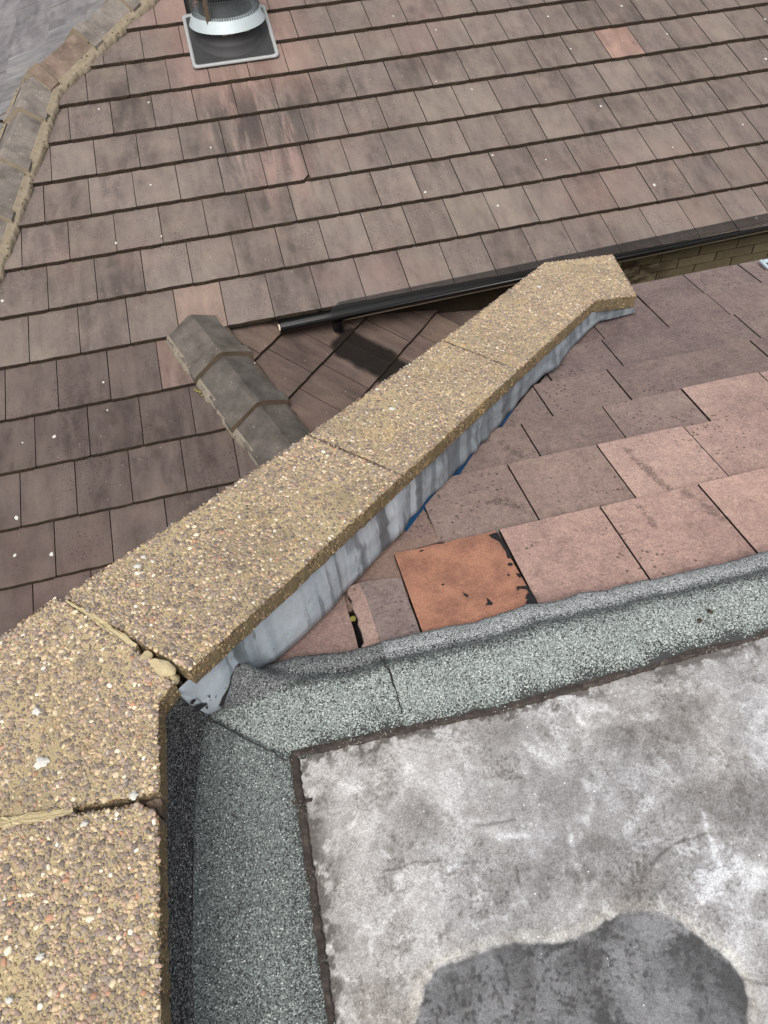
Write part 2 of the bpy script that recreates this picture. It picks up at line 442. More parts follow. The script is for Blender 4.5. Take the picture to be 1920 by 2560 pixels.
def lead_material():
    m = Mat('weathered_lead', 0.48, 0.4); m.b.inputs['Metallic'].default_value = 0.1
    p = m.pos()
    # runs: coordinates along the wall and down it
    run = m.noise(m.mapv(p, (15, 15, 0.5)), 1.0, 3, 0.55, 0.12)
    cl = m.noise(p, 11, 5, 0.65)
    col = m.ramp(run, [(0.38, (98, 104, 108)), (0.445, (122, 130, 136)), (0.475, (158, 168, 176)), (0.60, (182, 191, 198))])
    col = m.mix(m.math('MULTIPLY', m.step(cl, 0.45, 0.7), 0.35), col, (152, 166, 178))
    sx_ = m.new('ShaderNodeSeparateXYZ'); m.put(sx_.inputs[0], p)
    farl = m.step(m.math('ADD', sx_.outputs[0], m.math('MULTIPLY', m.math('SUBTRACT', cl, 0.5), 0.3)), 0.28, 0.48)
    col = m.mix(m.math('MULTIPLY', farl, 0.55), col, (104, 111, 117))
    dr = m.step(m.noise(m.mapv(p, (30, 30, 3.2), (2, 2, 0)), 1.0, 3, 0.6, 0.3), 0.60, 0.66)
    col = m.mix(m.math('MULTIPLY', dr, 0.6), col, (98, 103, 105))
    dk = m.math('MULTIPLY', m.step(m.vor(p, 38), 0.14, 0.06), m.step(m.noise(p, 7, 2), 0.48, 0.6))
    col = m.mix(m.math('MULTIPLY', dk, 0.8), col, (44, 46, 48))
    col = m.val(col, m.math('ADD', 0.72, m.math('MULTIPLY', m.noise(p, 34, 6, 0.75), 0.56)))
    gr = m.step(m.noise(p, 19, 4, 0.7), 0.60, 0.74)
    col = m.mix(m.math('MULTIPLY', gr, 0.35), col, (168, 172, 152))
    m.color(col); m.bump(m.math('ADD', cl, m.math('MULTIPLY', m.noise(p, 60, 3), 0.4)), 0.006, 0.5)
    return m.m
M_LEAD = lead_material()
M_BLUE = plain('blue_membrane', (5, 52, 84), 0.45, 0.4, 0, 0.2, 25)
M_BLACK = plain('black_gutter_plastic', (11, 11, 12), 0.36, 0.4, 0, 0.2, 12)
M_MESH = plain('black_mesh_plastic', (22, 23, 24), 0.5, 0.4, 0, 0.1, 40)
M_CREAM = plain('cream_painted_board', (196, 182, 160), 0.7, 0.3, 0, 0.1, 14)
M_RUBBER = plain('black_rubber_flashing', (50, 50, 51), 0.62, 0.4, 0, 0.18, 20)
M_SILVER = plain('white_edge_strip', (152, 154, 153), 0.5, 0.4, 0, 0.06, 30)
M_GALV = plain('pale_galvanised_metal', (176, 186, 188), 0.5, 0.5, 0.2, 0.07, 9)
M_WIRE = plain('grey_steel_wire', (96, 100, 102), 0.45, 0.5, 0.4, 0.1, 30)
M_RUST = plain('rusty_brown_strap', (84, 70, 56), 0.8, 0.3, 0, 0.2, 20)
M_DARK = plain('dark_cap', (30, 29, 29), 0.8, 0.2, 0, 0.2, 20)
M_WHITE = plain('white_lichen', (190, 188, 180), 0.95, 0.1, 0, 0.06, 90)
M_MOSS = plain('yellow_moss', (112, 106, 58), 0.95, 0.1, 0, 0.3, 60)
M_CLIP = plain('white_plastic', (168, 184, 190), 0.4, 0.5, 0, 0.05, 20)
M_SHADE_WALL = plain('sooty_masonry', (52, 44, 37), 0.95, 0.1, 0, 0.25, 18)  # near-black tone paints the shade below the gutter into the masonry
M_GROUND = plain('gravel_ground', (112, 108, 100), 0.95, 0.1, 0, 0.3, 3)
M_RENDER = plain('wall_masonry', (150, 130, 96), 0.95, 0.1, 0, 0.15, 12)
def brick_material():
    m = Mat('buff_brick', 0.95, 0.12)
    p = m.pos(); n = m.noise(p, 26, 5, 0.7); r = m.info('Random')
    col = m.mix(n, (84, 76, 60), (114, 104, 82))
    col = m.val(col, m.math('ADD', 0.84, m.math('MULTIPLY', r, 0.3)))
    s = m.new('ShaderNodeSeparateXYZ'); m.put(s.inputs[0], p)
    black = m.math('MULTIPLY', m.step(m.noise(m.mapv(p, (6, 6, 17)), 1.0, 5, 0.75, 0.3), 0.44, 0.56), m.step(s.outputs[0], 3.25, 2.75))
    col = m.mix(m.math('MULTIPLY', black, 0.85), col, (44, 34, 26))
    m.color(col); m.bump(n, 0.004, 0.7)
    return m.m
M_BRICK = brick_material()

# ------------------------------------------------------------------ setting: ground
g = link('ground', mesh_from('ground', [(-60, -60, -6.5), (60, -60, -6.5), (60, 60, -6.5), (-60, 60, -6.5)], [(0, 1, 2, 3)], M_GROUND))
g['kind'] = 'structure'

# ------------------------------------------------------------------ roof tiles
TW, TL, TT = 0.297, 0.45, 0.029
def tile_mesh(seed, mat, chip=0):
    r = random.Random(seed)
    lipw, tong = 0.028, 0.026
    xs = [0.0, 0.07, 0.15, 0.215, TW - lipw]
    V, Fc, MI = [], [], []
    jl = [r.uniform(-0.0022, 0.0022) for _ in xs]; jz = [r.uniform(-0.0012, 0.0012) for _ in xs]
    def add(v): V.append(v); return len(V) - 1
    rows = []
    for x, a, b in zip(xs, jl, jz):
        rows.append([add((x, TL, b)), add((x, a + 0.0025, b)), add((x, a, b - 0.003)), add((x, a + 0.001, -TT)), add((x, TL, -TT))])
    for p, q in zip(rows[:-1], rows[1:]):
        Fc += [(p[0], p[1], q[1], q[0]), (p[1], p[2], q[2], q[1]), (p[2], p[3], q[3], q[2]), (p[3], p[4], q[4], q[3])]
        MI += [0, 1, 1, 1]
    Fc += [(rows[0][0], rows[0][4], rows[0][3], rows[0][2], rows[0][1])]; MI.append(1)
    # lip on the right (upper half), open below where the neighbour's tongue sits
    e = TW - 0.0055
    dz = r.uniform(-0.001, 0.0005)
    c = rows[-1]
    l = [add((e, TL, dz)), add((e, jl[-1] + 0.0025, dz)), add((e, jl[-1], dz - 0.003)), add((e, jl[-1] + 0.001, -TT * 0.55)), add((e, TL, -TT * 0.55))]
    cm = [add((xs[-1], jl[-1] + 0.001, -TT * 0.55)), add((xs[-1], TL, -TT * 0.55))]
    Fc += [(c[0], c[1], l[1], l[0]), (c[1], c[2], l[2], l[1]), (c[2], cm[0], l[3], l[2]), (cm[0], cm[1], l[4], l[3]), (l[0], l[1], l[2], l[3], l[4])]
    MI += [0, 1, 1, 1, 1]
    # tongue on the left, under the neighbour's lip, set back from the tail
    s = 0.007
    t = [add(v) for v in ((-tong, s, -TT * 0.6), (0, s, -TT * 0.6), (0, s, -TT), (-tong, s, -TT), (-tong, TL, -TT * 0.6), (0, TL, -TT * 0.6), (0, TL, -TT), (-tong, TL, -TT))]
    Fc += [(t[0], t[3], t[2], t[1]), (t[0], t[1], t[5], t[4]), (t[0], t[4], t[7], t[3])]; MI += [1, 1, 1]
    return mesh_from('roof_tile', V, Fc, [mat, M_EDGE], False, MI)

class RoofPlane:
    def __init__(s, origin, e1, slope_up, mat, nvar=5):
        s.O = np.array(origin, float); s.e1 = np.array(e1, float) / np.linalg.norm(e1)
        u = np.array(slope_up, float); s.e2 = u / np.linalg.norm(u); s.n = np.cross(s.e1, s.e2)
        s.mat = mat; s.variants = [tile_mesh(hash((mat.name, i)) % 9999 if False else 100 + i * 7 + len(mat.name), mat) for i in range(nvar)]
    def matrix(s, a, b, cover, gauge, lift=0.0, yaw=0.0):
        tilt = -math.atan2(TT, gauge)
        F3 = Matrix(np.stack([s.e1, s.e2, s.n], 1).tolist()).to_4x4()
        p = s.O + s.e1 * a + s.e2 * b + s.n * lift
        return Matrix.Translation(Vector(p)) @ F3 @ Matrix.Rotation(yaw, 4, 'Z') @ Matrix.Rotation(tilt, 4, 'X') @ Matrix.Diagonal((cover / TW, (gauge + 0.07) / TL, 1, 1))
    def coords(s, p):
        d = np.array(p) - s.O; return d @ s.e1, d @ s.e2

def clipped(me, M, planes):
    """copy of mesh me (placed by M) cut by world half-spaces (co, no): the side of no is removed; None if nothing is left"""
    bm = bmesh.new(); bm.from_mesh(me)
    Mi = M.inverted(); changed = False
    for co, no in planes:
        lc = Mi @ Vector(co); ln = (M.to_3x3().transposed() @ Vector(no)); ln.normalize()
        ds = [(v.co - lc).dot(ln) for v in bm.verts]
        if not ds or min(ds) > -0.004: bm.free(); return None, True
        if max(ds) <= 1e-5: continue
        changed = True
        r = bmesh.ops.bisect_plane(bm, geom=bm.verts[:] + bm.edges[:] + bm.faces[:], plane_co=lc, plane_no=ln, clear_outer=True)
        eds = [x for x in r['geom_cut'] if isinstance(x, bmesh.types.BMEdge)]
        try: 
            fr = bmesh.ops.contextual_create(bm, geom=eds)
            for f in fr.get('faces', []): f.material_index = 1
        except Exception: pass
    if not changed: bm.free(); return me, False
    if len(bm.faces) == 0: bm.free(); return None, True
    m2 = bpy.data.meshes.new('roof_tile'); bm.to_mesh(m2); bm.free()
    for m in me.materials: m2.materials.append(m)
    return m2, True
def put_tile(plane, parent, a, b, cover, gauge, planes=(), tint=None, lift=0.0, yaw=None, name='roof_tile', label=None, rr=random):
    yaw = rr.gauss(0, 0.0016) if yaw is None else yaw
    M = plane.matrix(a, b + rr.gauss(0, 0.0013), cover, gauge, lift + rr.uniform(0, 0.0014), yaw)
    me = plane.variants[rr.randrange(len(plane.variants))]
    me2, _ = clipped(me, M, planes)
    if me2 is None: return None
    o = link(name, me2, parent, M)
    v = rr.uniform(0.82, 0.95)
    o.color = (*(tint or (v, v * rr.uniform(0.985, 1.0), v * rr.uniform(0.97, 1.0))), 1)
    if label: o['label'] = label
    return o

# ------------------------------------------------------------------ big roof (faces P, Q and two faces beyond the left hip)
main_roof = empty('main_roof', (0.5, 3.96, -2.9), 'large brown concrete tiled roof rising behind the pebble coping, with grey hip tiles', 'roof')
CT = math.sqrt(1 + KP * KP)
planeP = RoofPlane((0, 0, CP), (1, 0, 0), (0, 1, KP), M_P, 6)
# hip lines in plan
U0 = np.array([-0.43, 7.19]); UD = np.array([-0.713, -0.799]); UD /= np.linalg.norm(UD)
L0 = np.array([-1.165, 6.35]); LD = np.array([-0.40, -1.27]); LD /= np.linalg.norm(LD)
H0 = np.array([-0.36, 3.98]); HD = np.array([math.sin(math.pi / 8), -math.cos(math.pi / 8)])
def out_left(d):   # plan normal pointing to the left/up side of a left hip line (direction downhill)
    n = np.array([d[1], -d[0]]); return n if n[0] < 0 else -n
pl_up = (tuple(np.r_[U0, 0]), tuple(np.r_[out_left(UD), 0]))
pl_lo = (tuple(np.r_[L0, 0]), tuple(np.r_[out_left(LD), 0]))
nh = np.array([-HD[1], HD[0]]); nh = nh if nh[0] > 0 else -nh
pl_hip = (tuple(np.r_[H0, 0]), tuple(np.r_[nh, 0]))
tails = [1.96, 2.32, 2.675, 3.012, 3.37, 3.725, 4.105, 4.49, 4.87, 5.235, 5.605, 5.98, 6.36, 6.74, 7.12, 7.50, 7.88, 8.26]
phase = [0.80, 0.30, 0.74, 0.20, 0.53, 0.03, 0.545, 0.0, 0.53, 0.08, 0.31, 0.82, 0.33, 0.83, 0.30, 0.82, 0.33]
def XP(k): return -1.228 + 0.3065 * k - 0.00062 * k * k
pv = random.Random(5)
VENT = np.array([0.315, 6.635])
for i, (b0, b1) in enumerate(zip(tails[:-1], tails[1:])):
    for k in range(-5, 25):
        x0, x1 = XP(k + phase[i]), XP(k + 1 + phase[i])
        yb, yt = b0 / CT, b1 / CT
        # only what the photograph can see, plus a tile or two beyond each side of the frame
        if x0 > 1.75 + 0.60 * yt or x1 < -2.6: continue
        if b0 < 4.0 and x0 > 0.75: continue
        if b0 < 2.6 and x0 > -0.15: continue
        cl = [pl_up, pl_lo] + ([pl_hip] if b0 < 4.0 else [])
        tint, lab = None, None
        mid = np.array([(x0 + x1) / 2, (yb + yt) / 2])
        if abs(mid[0] - 3.42) < 0.15 and abs(mid[1] - 5.96) < 0.18:
            tint, lab = (1.50, 1.22, 1.14), 'pale salmon roof tile with its face flaked off'
        elif b0 == 3.725 and k == 2: tint = (0.92, 0.80, 0.77)
        elif b0 == 4.105 and -0.6 < mid[0] < -0.1: tint = (1.10, 0.99, 0.94)
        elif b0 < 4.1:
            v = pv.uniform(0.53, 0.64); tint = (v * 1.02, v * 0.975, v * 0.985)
        # tiles are cut round the flue flashing
        if abs(mid[0] - VENT[0]) < 0.42 and b0 in (6.74, 7.12):
            if x1 > VENT[0] - 0.295 and x0 < VENT[0] + 0.295:
                if x0 < VENT[0] - 0.30: cl = cl + [((VENT[0] - 0.295, 0, 0), (1, 0, 0))]
                elif x1 > VENT[0] + 0.30: cl = cl + [((VENT[0] + 0.295, 0, 0), (-1, 0, 0))]
                elif b0 > 7.0: pass
                else: continue
        if b0 == 5.235 and abs(x1 - 0.62) < 0.16: cl = cl + [((x1 - 0.045, yb, 0), (0.75, -0.66, 0))]
        put_tile(planeP, main_roof, x0, b0, x1 - x0, b1 - b0, cl, tint, 0, None, 'roof_tile', lab, pv)

# face Q right of the small hip: its courses run at 45 degrees, parallel to the raking coping
HZ = CP + KP * H0[1]
q_up = np.array([-1, 1, KP * math.sqrt(2)]) / math.sqrt(2)
planeQ = RoofPlane((H0[0], H0[1], HZ), (1, 1, 0), q_up, M_Q, 4)
wall_cut = ((0, 4.10, 0), (0, 1, 0))
hip_cut_q = (tuple(np.r_[H0 + nh * -0.01, 0]), tuple(np.r_[-nh, 0]))
qt = [-2.52, -2.17, -1.815, -1.46, -1.11, -0.763, -0.426, -0.09, 0.25]
qp = [0.1, 0.22, 0.05, 0.19, 0.06, 0.195, 0.11, 0.0]
qv = random.Random(9)
for i, (b0, b1) in enumerate(zip(qt[:-1], qt[1:])):
    for k in range(-5, 12):
        a0 = qp[i] + 0.262 * k
        put_tile(planeQ, main_roof, a0, b0, 0.262, b1 - b0, [hip_cut_q, wall_cut], None, 0, None, 'roof_tile', None, qv)

# two faces beyond the left hip, seen at a grazing angle
zU = CP + KP * U0[1]
k1 = -KP * UD[1] / -UD[0]
zL = CP + KP * L0[1]
k2 = (KP * LD[1]) / ((LD[0] + LD[1]) * 0.70711)
planeR1 = RoofPlane((U0[0], U0[1], zU), (0, -1, 0), (1, 0, k1), M_R, 3)
planeR2 = RoofPlane((L0[0], L0[1], zL), (0.70711, -0.70711, 0), (0.70711, 0.70711, k2), M_R, 3)
# plan line between the two: where their heights agree, through the bend of the hip
def zR1(x, y): return zU + k1 * (x - U0[0])
def zR2(x, y): return zL + k2 * 0.70711 * ((x - L0[0]) + (y - L0[1]))
ga = np.array([k1 - k2 * 0.70711, -k2 * 0.70711])                # gradient of zR1-zR2
gn = ga / np.linalg.norm(ga); bend = L0
rv = random.Random(3)
cut_u = (tuple(np.r_[U0, 0]), tuple(np.r_[-out_left(UD), 0]))
cut_l = (tuple(np.r_[L0, 0]), tuple(np.r_[-out_left(LD), 0]))
for i in range(-6, 1):
    for k in range(-12, 5):
        put_tile(planeR1, main_roof, 0.3 * k + 0.15 * (i % 2), 0.37 * i, 0.3, 0.37, [cut_u, (tuple(np.r_[bend, 0]), tuple(np.r_[gn, 0]))], None, 0, None, 'roof_tile', None, rv)
for i in range(-9, 2):
    for k in range(-2, 5):
        put_tile(planeR2, main_roof, 0.3 * k + 0.15 * (i % 2), 0.37 * i, 0.3, 0.37, [cut_l, (tuple(np.r_[bend, 0]), tuple(np.r_[-gn, 0]))], None, 0, None, 'roof_tile', None, rv)

# tiles outside the frame are joined into one part
def in_frame(o):
    c = sum((v.co for v in o.data.vertices), Vector()) / len(o.data.vertices); w = np.array(o.matrix_basis @ c)
    q = R @ w
    if q[2] > -0.1: return 1e9
    u, v = 960 - F * q[0] / q[2], 1280 + F * q[1] / q[2]
    return float(np.linalg.norm(w)) if -70 < u < 1990 and -60 < v < 2620 and not (v > 1680 and u < 1200) else 1e9
tiles_all = sorted([o for o in main_roof.children if o.name.startswith('roof_tile')], key=in_frame)
rest = [o for i, o in enumerate(tiles_all) if i >= 300 or in_frame(o) > 1e8]
V, Fc, MI = [], [], []; slots = [M_P, M_Q, M_R, M_EDGE]
for o in rest:
    b0 = len(V); mw = o.matrix_basis
    V += [tuple(mw @ v.co) for v in o.data.vertices]
    for p in o.data.polygons:
        Fc.append(tuple(b0 + i for i in p.vertices)); MI.append(slots.index(o.data.materials[p.material_index]))
    bpy.data.objects.remove(o)
part('roof_tiles', V, Fc, slots, main_roof, False, True, MI).color = (0.84, 0.82, 0.82, 1)
print('tiles as parts', len(tiles_all) - len(rest), 'joined', len(rest))
# hip tiles: angled ridge tiles with a raised band at the lower end, bedded in mortar
def hip_tile(p_up, p_dn, wl, wr, hl, hr, rise, parent, tint, label=None, seed=0, endmat=None):
    """p_up, p_dn: points on the hip line (roof surface). wl, wr: unit vectors down the two faces; hl, hr widths"""
    r = random.Random(seed)
    p_up, p_dn = np.array(p_up), np.array(p_dn)
    ax = p_dn - p_up; L = np.linalg.norm(ax); ax /= L
    up = np.array([0, 0, 1.0])
    V, Fc = [], []
    secs = [(0.0, 0.0, 1.0), (0.5, 0.002, 1.0), (0.80, 0.003, 1.0), (0.835, 0.026, 1.07), (1.0, 0.026, 1.08)]
    for t, lift, wd in secs:
        c = p_up + ax * (L * t)
        e = lambda: r.uniform(-0.0035, 0.0035)
        ridge = c + up * (rise + lift - 0.012 * (1 - t))
        lf = c + wl * hl * wd + up * (0.030 + lift * 0.8 - 0.012 * (1 - t))
        rt = c + wr * hr * wd + up * (0.030 + lift * 0.8 - 0.012 * (1 - t))
        ml, mr = (ridge * 0.5 + lf * 0.5), (ridge * 0.5 + rt * 0.5)
        a1, a2 = ridge * 0.93 + lf * 0.07 - up * 0.0015, ridge * 0.93 + rt * 0.07 - up * 0.0015
        rowt = [lf, ml, a1, a2, mr, rt]
        th = 0.021 + lift * 1.25
        rowb = [q - up * th for q in rowt]
        for q in rowt + rowb: V.append(q + ax * (e() if t == 1.0 else 0))
    n = 12
    for i in range(len(secs) - 1):
        for j in range(5):
            a = i * n + j; Fc.append((a, a + 1, a + n + 1, a + n)); b = a + 6; Fc.append((b, b + n, b + n + 1, b + 1))
        a = i * n; Fc.append((a, a + n, a + n + 6, a + 6)); a = i * n + 5; Fc.append((a, a + 6, a + n + 6, a + n))
    for base in (0, (len(secs) - 1) * n):
        for j in range(5):
            a = base + j; q = (a, a + 6, a + 7, a + 1); Fc.append(q if base == 0 else q[::-1])
    bm = bmesh.new(); vv = [bm.verts.new(tuple(q)) for q in V]
    for f in Fc: bm.faces.new([vv[i] for i in f])
    bm.normal_update()
    for f in bm.faces:
        if abs(f.normal.dot(Vector(ax))) > 0.7: f.material_index = 1
    o = bm_part('hip_tile', bm, [M_HIP, endmat or M_MORTB], parent)
    o.color = (*tint, 1)
    if label: o['label'] = label
    return o
def mortar_bed(pts_in, pts_out, mat, parent, seed, h_in=0.035, h_out=0.006, name='mortar_bedding', step=0.012):
    """ragged fillet between the lower edge of the hip tiles and the roof"""
    L = np.linalg.norm(np.array(pts_in[-1]) - np.array(pts_in[0])); n = max(8, int(L / step))
    t = np.linspace(0, 1, n)
    A, B = lerp_line(pts_in, t), lerp_line(pts_out, t)
    rs = np.random.default_rng(seed)
    wob = np.convolve(rs.normal(0, 1, n + 8), np.ones(9) / 9, 'valid') * 0.020 + rs.normal(0, 0.003, n)
    V = []
    for i in range(n):
        d = B[i] - A[i]; dl = np.linalg.norm(d) + 1e-9; d = d / dl
        o = B[i] + d * wob[i]
        for s_, hh in ((0, h_in), (0.33, h_in * 0.85), (0.7, h_in * 0.5), (0.97, h_out + 0.004), (1.0, -0.022)):
            q = A[i] * (1 - s_) + o * s_; q = q + np.array([0, 0, hh + rs.normal(0, 0.0025) * (0 < s_ < 1)])
            V.append(q)
    return part(name, V, grid_faces(n, 5), [mat], parent, True)
up3 = np.array([0, 0, 1.0])
def hipP(p2): return np.array([p2[0], p2[1], CP + KP * p2[1]])
def down_dir(n, axis):   # unit vector in the plane with normal n, perpendicular to axis, horizontal sign chosen by caller
    w = np.cross(n, axis); return w / np.linalg.norm(w)
nPn = np.array([0, -KP, 1.0]); nQn = np.array([KP * 0.70711, -KP * 0.70711, 1.0])
axH = hipP(H0 + HD) - hipP(H0); axH /= np.linalg.norm(axH)
wP = down_dir(nPn, axH); wP = wP if wP[0] < 0 else -wP
wQ = down_dir(nQn, axH); wQ = wQ if wQ[0] > 0 else -wQ
sH = [0.0, 0.365, 0.79, 1.21, 1.63]
for i in range(4):
    a, b = sH[i] - (0.05 if i else 0.02), sH[i + 1]
    hip_tile(hipP(H0) + axH * a, hipP(H0) + axH * b, wP, wQ, 0.185, 0.185, 0.112, main_roof,
             [(0.70, 0.69, 0.67), (0.60, 0.60, 0.59), (0.63, 0.62, 0.61), (0.65, 0.64, 0.63)][i], None, 20 + i)
mortar_bed([hipP(H0) + axH * s + wP * 0.165 for s in (-0.02, 1.6)], [hipP(H0) + axH * s + wP * 0.198 for s in (-0.02, 1.6)], M_MORTG, main_roof, 41)
mortar_bed([hipP(H0) + axH * s + wQ * 0.17 for s in (-0.02, 1.6)], [hipP(H0) + axH * s + wQ * 0.192 for s in (-0.02, 1.6)], M_MORTB, main_roof, 42)
# a little yellow moss beside the second hip tile, white scrap at the top one
mp = onP((512, 985), 0.012); mrs = np.random.default_rng(4)
mv = []; mf = []
for j in range(26):
    c = mp + np.array([0.14 * j / 26 - 0.05, -0.19 * j / 26 + 0.06, 0]) + np.r_[mrs.normal(0, 0.006, 2), 0]; c[2] = CP + KP * c[1] - 0.004
    r_ = mrs.uniform(0.004, 0.010); b0 = len(mv)
    mv += [c + np.array([r_ * math.cos(a), r_ * math.sin(a), 0]) for a in (0, 1.26, 2.5, 3.77, 5.0)] + [c + up3 * r_ * 0.8]
    mf += [(b0 + a, b0 + (a + 1) % 5, b0 + 5) for a in range(5)]
part('moss', mv, mf, [M_MOSS], main_roof, True, True)

# left hip, upper and lower runs
nR1 = np.array([-k1, 0, 1.0]); nR2 = np.array([-k2 * 0.70711, -k2 * 0.70711, 1.0])
def left_run(base, d2, nB_, ss, tints, mats, seed, labels=None):
    ax = hipP(base + d2) - hipP(base); ax /= np.linalg.norm(ax)
    w1 = down_dir(nPn, ax); w1 = w1 if w1 @ np.r_[out_left(d2), 0] < 0 else -w1
    w2 = down_dir(nB_, ax); w2 = w2 if w2 @ np.r_[out_left(d2), 0] > 0 else -w2
    for i in range(len(ss) - 1):
        hip_tile(hipP(base) + ax * (ss[i] - 0.05), hipP(base) + ax * ss[i + 1], w1, w2, 0.15, 0.15, 0.115, main_roof, tints[i], (labels or [None] * 9)[i], seed + i, mats)
        # mortar packed under the open end of the tile above
        c = hipP(base) + ax * (ss[i + 1] - 0.015)
        V = []
        for s_ in (0, 0.030):
            for q in (c + w1 * 0.145 + up3 * 0.022, c + w1 * 0.075 + up3 * 0.058, c + up3 * 0.094, c + w2 * 0.075 + up3 * 0.058, c + w2 * 0.145 + up3 * 0.022,
                      c + w2 * 0.14 - up3 * 0.02, c - up3 * 0.02, c + w1 * 0.14 - up3 * 0.02):
                V.append(q + ax * (s_ + rng.normal(0, 0.004)) + up3 * rng.normal(0, 0.003))
        part('mortar_joint', V, [(8, 9, 10, 11, 12, 13, 14, 15)] + [(j, (j + 1) % 8, (j + 1) % 8 + 8, j + 8) for j in range(8)], [mats], main_roof)
    e = ss[-1]
    mortar_bed([hipP(base) + ax * s + w1 * 0.135 for s in (ss[0], e)], [hipP(base) + ax * s + w1 * 0.188 for s in (ss[0], e)], mats, main_roof, seed + 50, 0.040, 0.02)
    mortar_bed([hipP(base) + ax * s + w2 * 0.135 for s in (ss[0], e)], [hipP(base) + ax * s + w2 * 0.185 for s in (ss[0], e)], mats, main_roof, seed + 60, 0.040, 0.02)
LU = float(np.linalg.norm(hipP(L0) - hipP(U0)))
left_run(U0, UD, nR1, [LU - 1.55, LU - 1.03, LU - 0.52, LU + 0.03], [(1.16, 1.14, 1.12), (1.18, 1.16, 1.14), (1.14, 0.95, 0.84)], M_MORT, 70, [None, None, 'reddish brown hip tile'])
left_run(L0, LD, nR2, [0.0, 0.40, 0.90, 1.36, 1.82, 2.28, 2.74, 3.20, 3.66, 4.12], [(1.24, 1.22, 1.20), (1.12, 1.10, 1.08), (1.05, 1.03, 1.01), (0.98, 0.96, 0.95)] + [(0.95, 0.94, 0.93)] * 6, M_MORT, 80)

# under-roof sheet so that no light leaks between tiles
def sheet(name, pts, mat, parent): return part(name, pts, [tuple(range(len(pts)))], [mat], parent)
def zP(x, y, o=-0.055): return (x, y, CP + KP * y + o)
e1 = H0 + HD * 2.6
sheet('roof_underlay', [zP(L0[0] + LD[0] * 4.2, L0[1] + LD[1] * 4.2), zP(e1[0], e1[1]), zP(H0[0], H0[1] + 0.02), zP(7, 4.05), zP(7, 8.4), zP(U0[0] - UD[0] * 1.7, U0[1] - UD[1] * 1.7), zP(L0[0], L0[1])], M_DARK, main_roof)
zQ = lambda x, y, o=-0.055: (x, y, HZ + KP * ((y - H0[1]) - (x - H0[0])) * 0.70711 + o)
sheet('roof_underlay', [zQ(H0[0], H0[1]), zQ(e1[0], e1[1]), zQ(2.6, 1.6), zQ(3.4, 4.1), zQ(H0[0] + 0.02, 4.1)], M_DARK, main_roof)
sheet('roof_underlay', [(U0[0] - UD[0] * 1.7, U0[1] - UD[1] * 1.7, zR1(U0[0] - UD[0] * 1.7, 0) - .05), (L0[0], L0[1], zR1(L0[0], 0) - .05), (L0[0] - 2.5, L0[1] + 1.0, zR1(L0[0] - 2.5, 0) - .05), (L0[0] - 2.5, 11, zR1(L0[0] - 2.5, 0) - .05)], M_DARK, main_roof)

# white lichen spots on the tiles (positions read off the photograph)
spots = [(983, 40, 5), (1370, 37, 5), (1180, 217, 6), (1360, 319, 6), (1503, 260, 6), (1542, 246, 5), (1636, 460, 9), (1245, 511, 7), (1063, 481, 6), (1487, 545, 8), (1891, 545, 10), (1865, 526, 7),
         (1427, 119, 6), (1555, 11, 5), (1668, 82, 5), (1865, 129, 5), (1915, 147, 6), (1865, 217, 5), (1914, 45, 4), (245, 267, 5), (370, 250, 5), (185, 367, 4), (527, 369, 5), (267, 478, 7),
         (375, 459, 6), (404, 591, 7), (290, 608, 6), (1305, 633, 7), (1232, 381, 5), (78, 970, 8), (134, 1089, 12), (258, 955, 7), (266, 1020, 7), (94, 880, 6), (55, 1104, 6), (163, 818, 6), (42, 1295, 11),
         (128, 1384, 10), (35, 1387, 8), (240, 1335, 7), (5, 750, 7), (40, 735, 6), (556, 925, 6), (637, 908, 5), (1090, 70, 4), (1275, 146, 4), (1090, 205, 4), (1702, 369, 5), (1858, 308, 5), (1682, 368, 4), (1260, 340, 4), (1008, 532, 4), (1365, 396, 4)]
V, Fc = [], []
srs = np.random.default_rng(8)
for u, v, d in spots[::2] + spots[1::6]:
    c = onP((u, v), -0.006); r_ = d * np.linalg.norm(c) / F * srs.uniform(0.3, 0.55)
    b0 = len(V); k = 9
    bb = (c[1] * CT); j = max(i for i, t in enumerate(tails) if t <= bb) if bb > 1.97 else 0
    c = c + up3 * 0
    fr = (bb - tails[j]) / (tails[j + 1] - tails[j])
    base = -TT * fr + 0.0018
    for a in range(k):
        rr_ = r_ * srs.uniform(0.6, 1.15)
        x, y = rr_ * math.cos(a * 6.283 / k), rr_ * 1.25 * math.sin(a * 6.283 / k)
        V.append(np.array([c[0] + x, c[1] + y, CP + KP * (c[1] + y) + base - TT * y / 0.37]))
    V.append(np.array([c[0], c[1], CP + KP * c[1] + base + 0.0022]))
    Fc += [(b0 + a, b0 + (a + 1) % k, b0 + k) for a in range(k)]
part('lichen_spots', V, Fc, [M_WHITE], main_roof, True, True)

# ------------------------------------------------------------------ flue terminal on the big roof
vz = CP + KP * VENT[1]
vent = empty('roof_flue', (VENT[0], VENT[1], vz), 'round caged roof flue with pale metal collar on a black rubber flashing', 'roof flue')
eP = [np.array([1.0, 0, 0]), np.array([0, 1, KP]) / CT, np.array([0, -KP, 1]) / CT]
def base_pt(a, b, h): return np.array([VENT[0], VENT[1], vz]) + eP[0] * a + eP[1] * b + eP[2] * h
def rrect(w0, w1, b0, b1, r, h, n=6):
    out = []
    for cx, cy, a0 in ((w1 - r, b1 - r, 0), (w0 + r, b1 - r, 90), (w0 + r, b0 + r, 180), (w1 - r, b0 + r, 270)):
        for i in range(n): 
            a = math.radians(a0 + 90 * i / (n - 1)); out.append(base_pt(cx + r * math.cos(a), cy + r * math.sin(a), h))
    return out
o1, o2 = rrect(-0.335, 0.33, -0.335, 0.30, 0.035, 0.004), rrect(-0.335, 0.33, -0.335, 0.30, 0.035, 0.020)
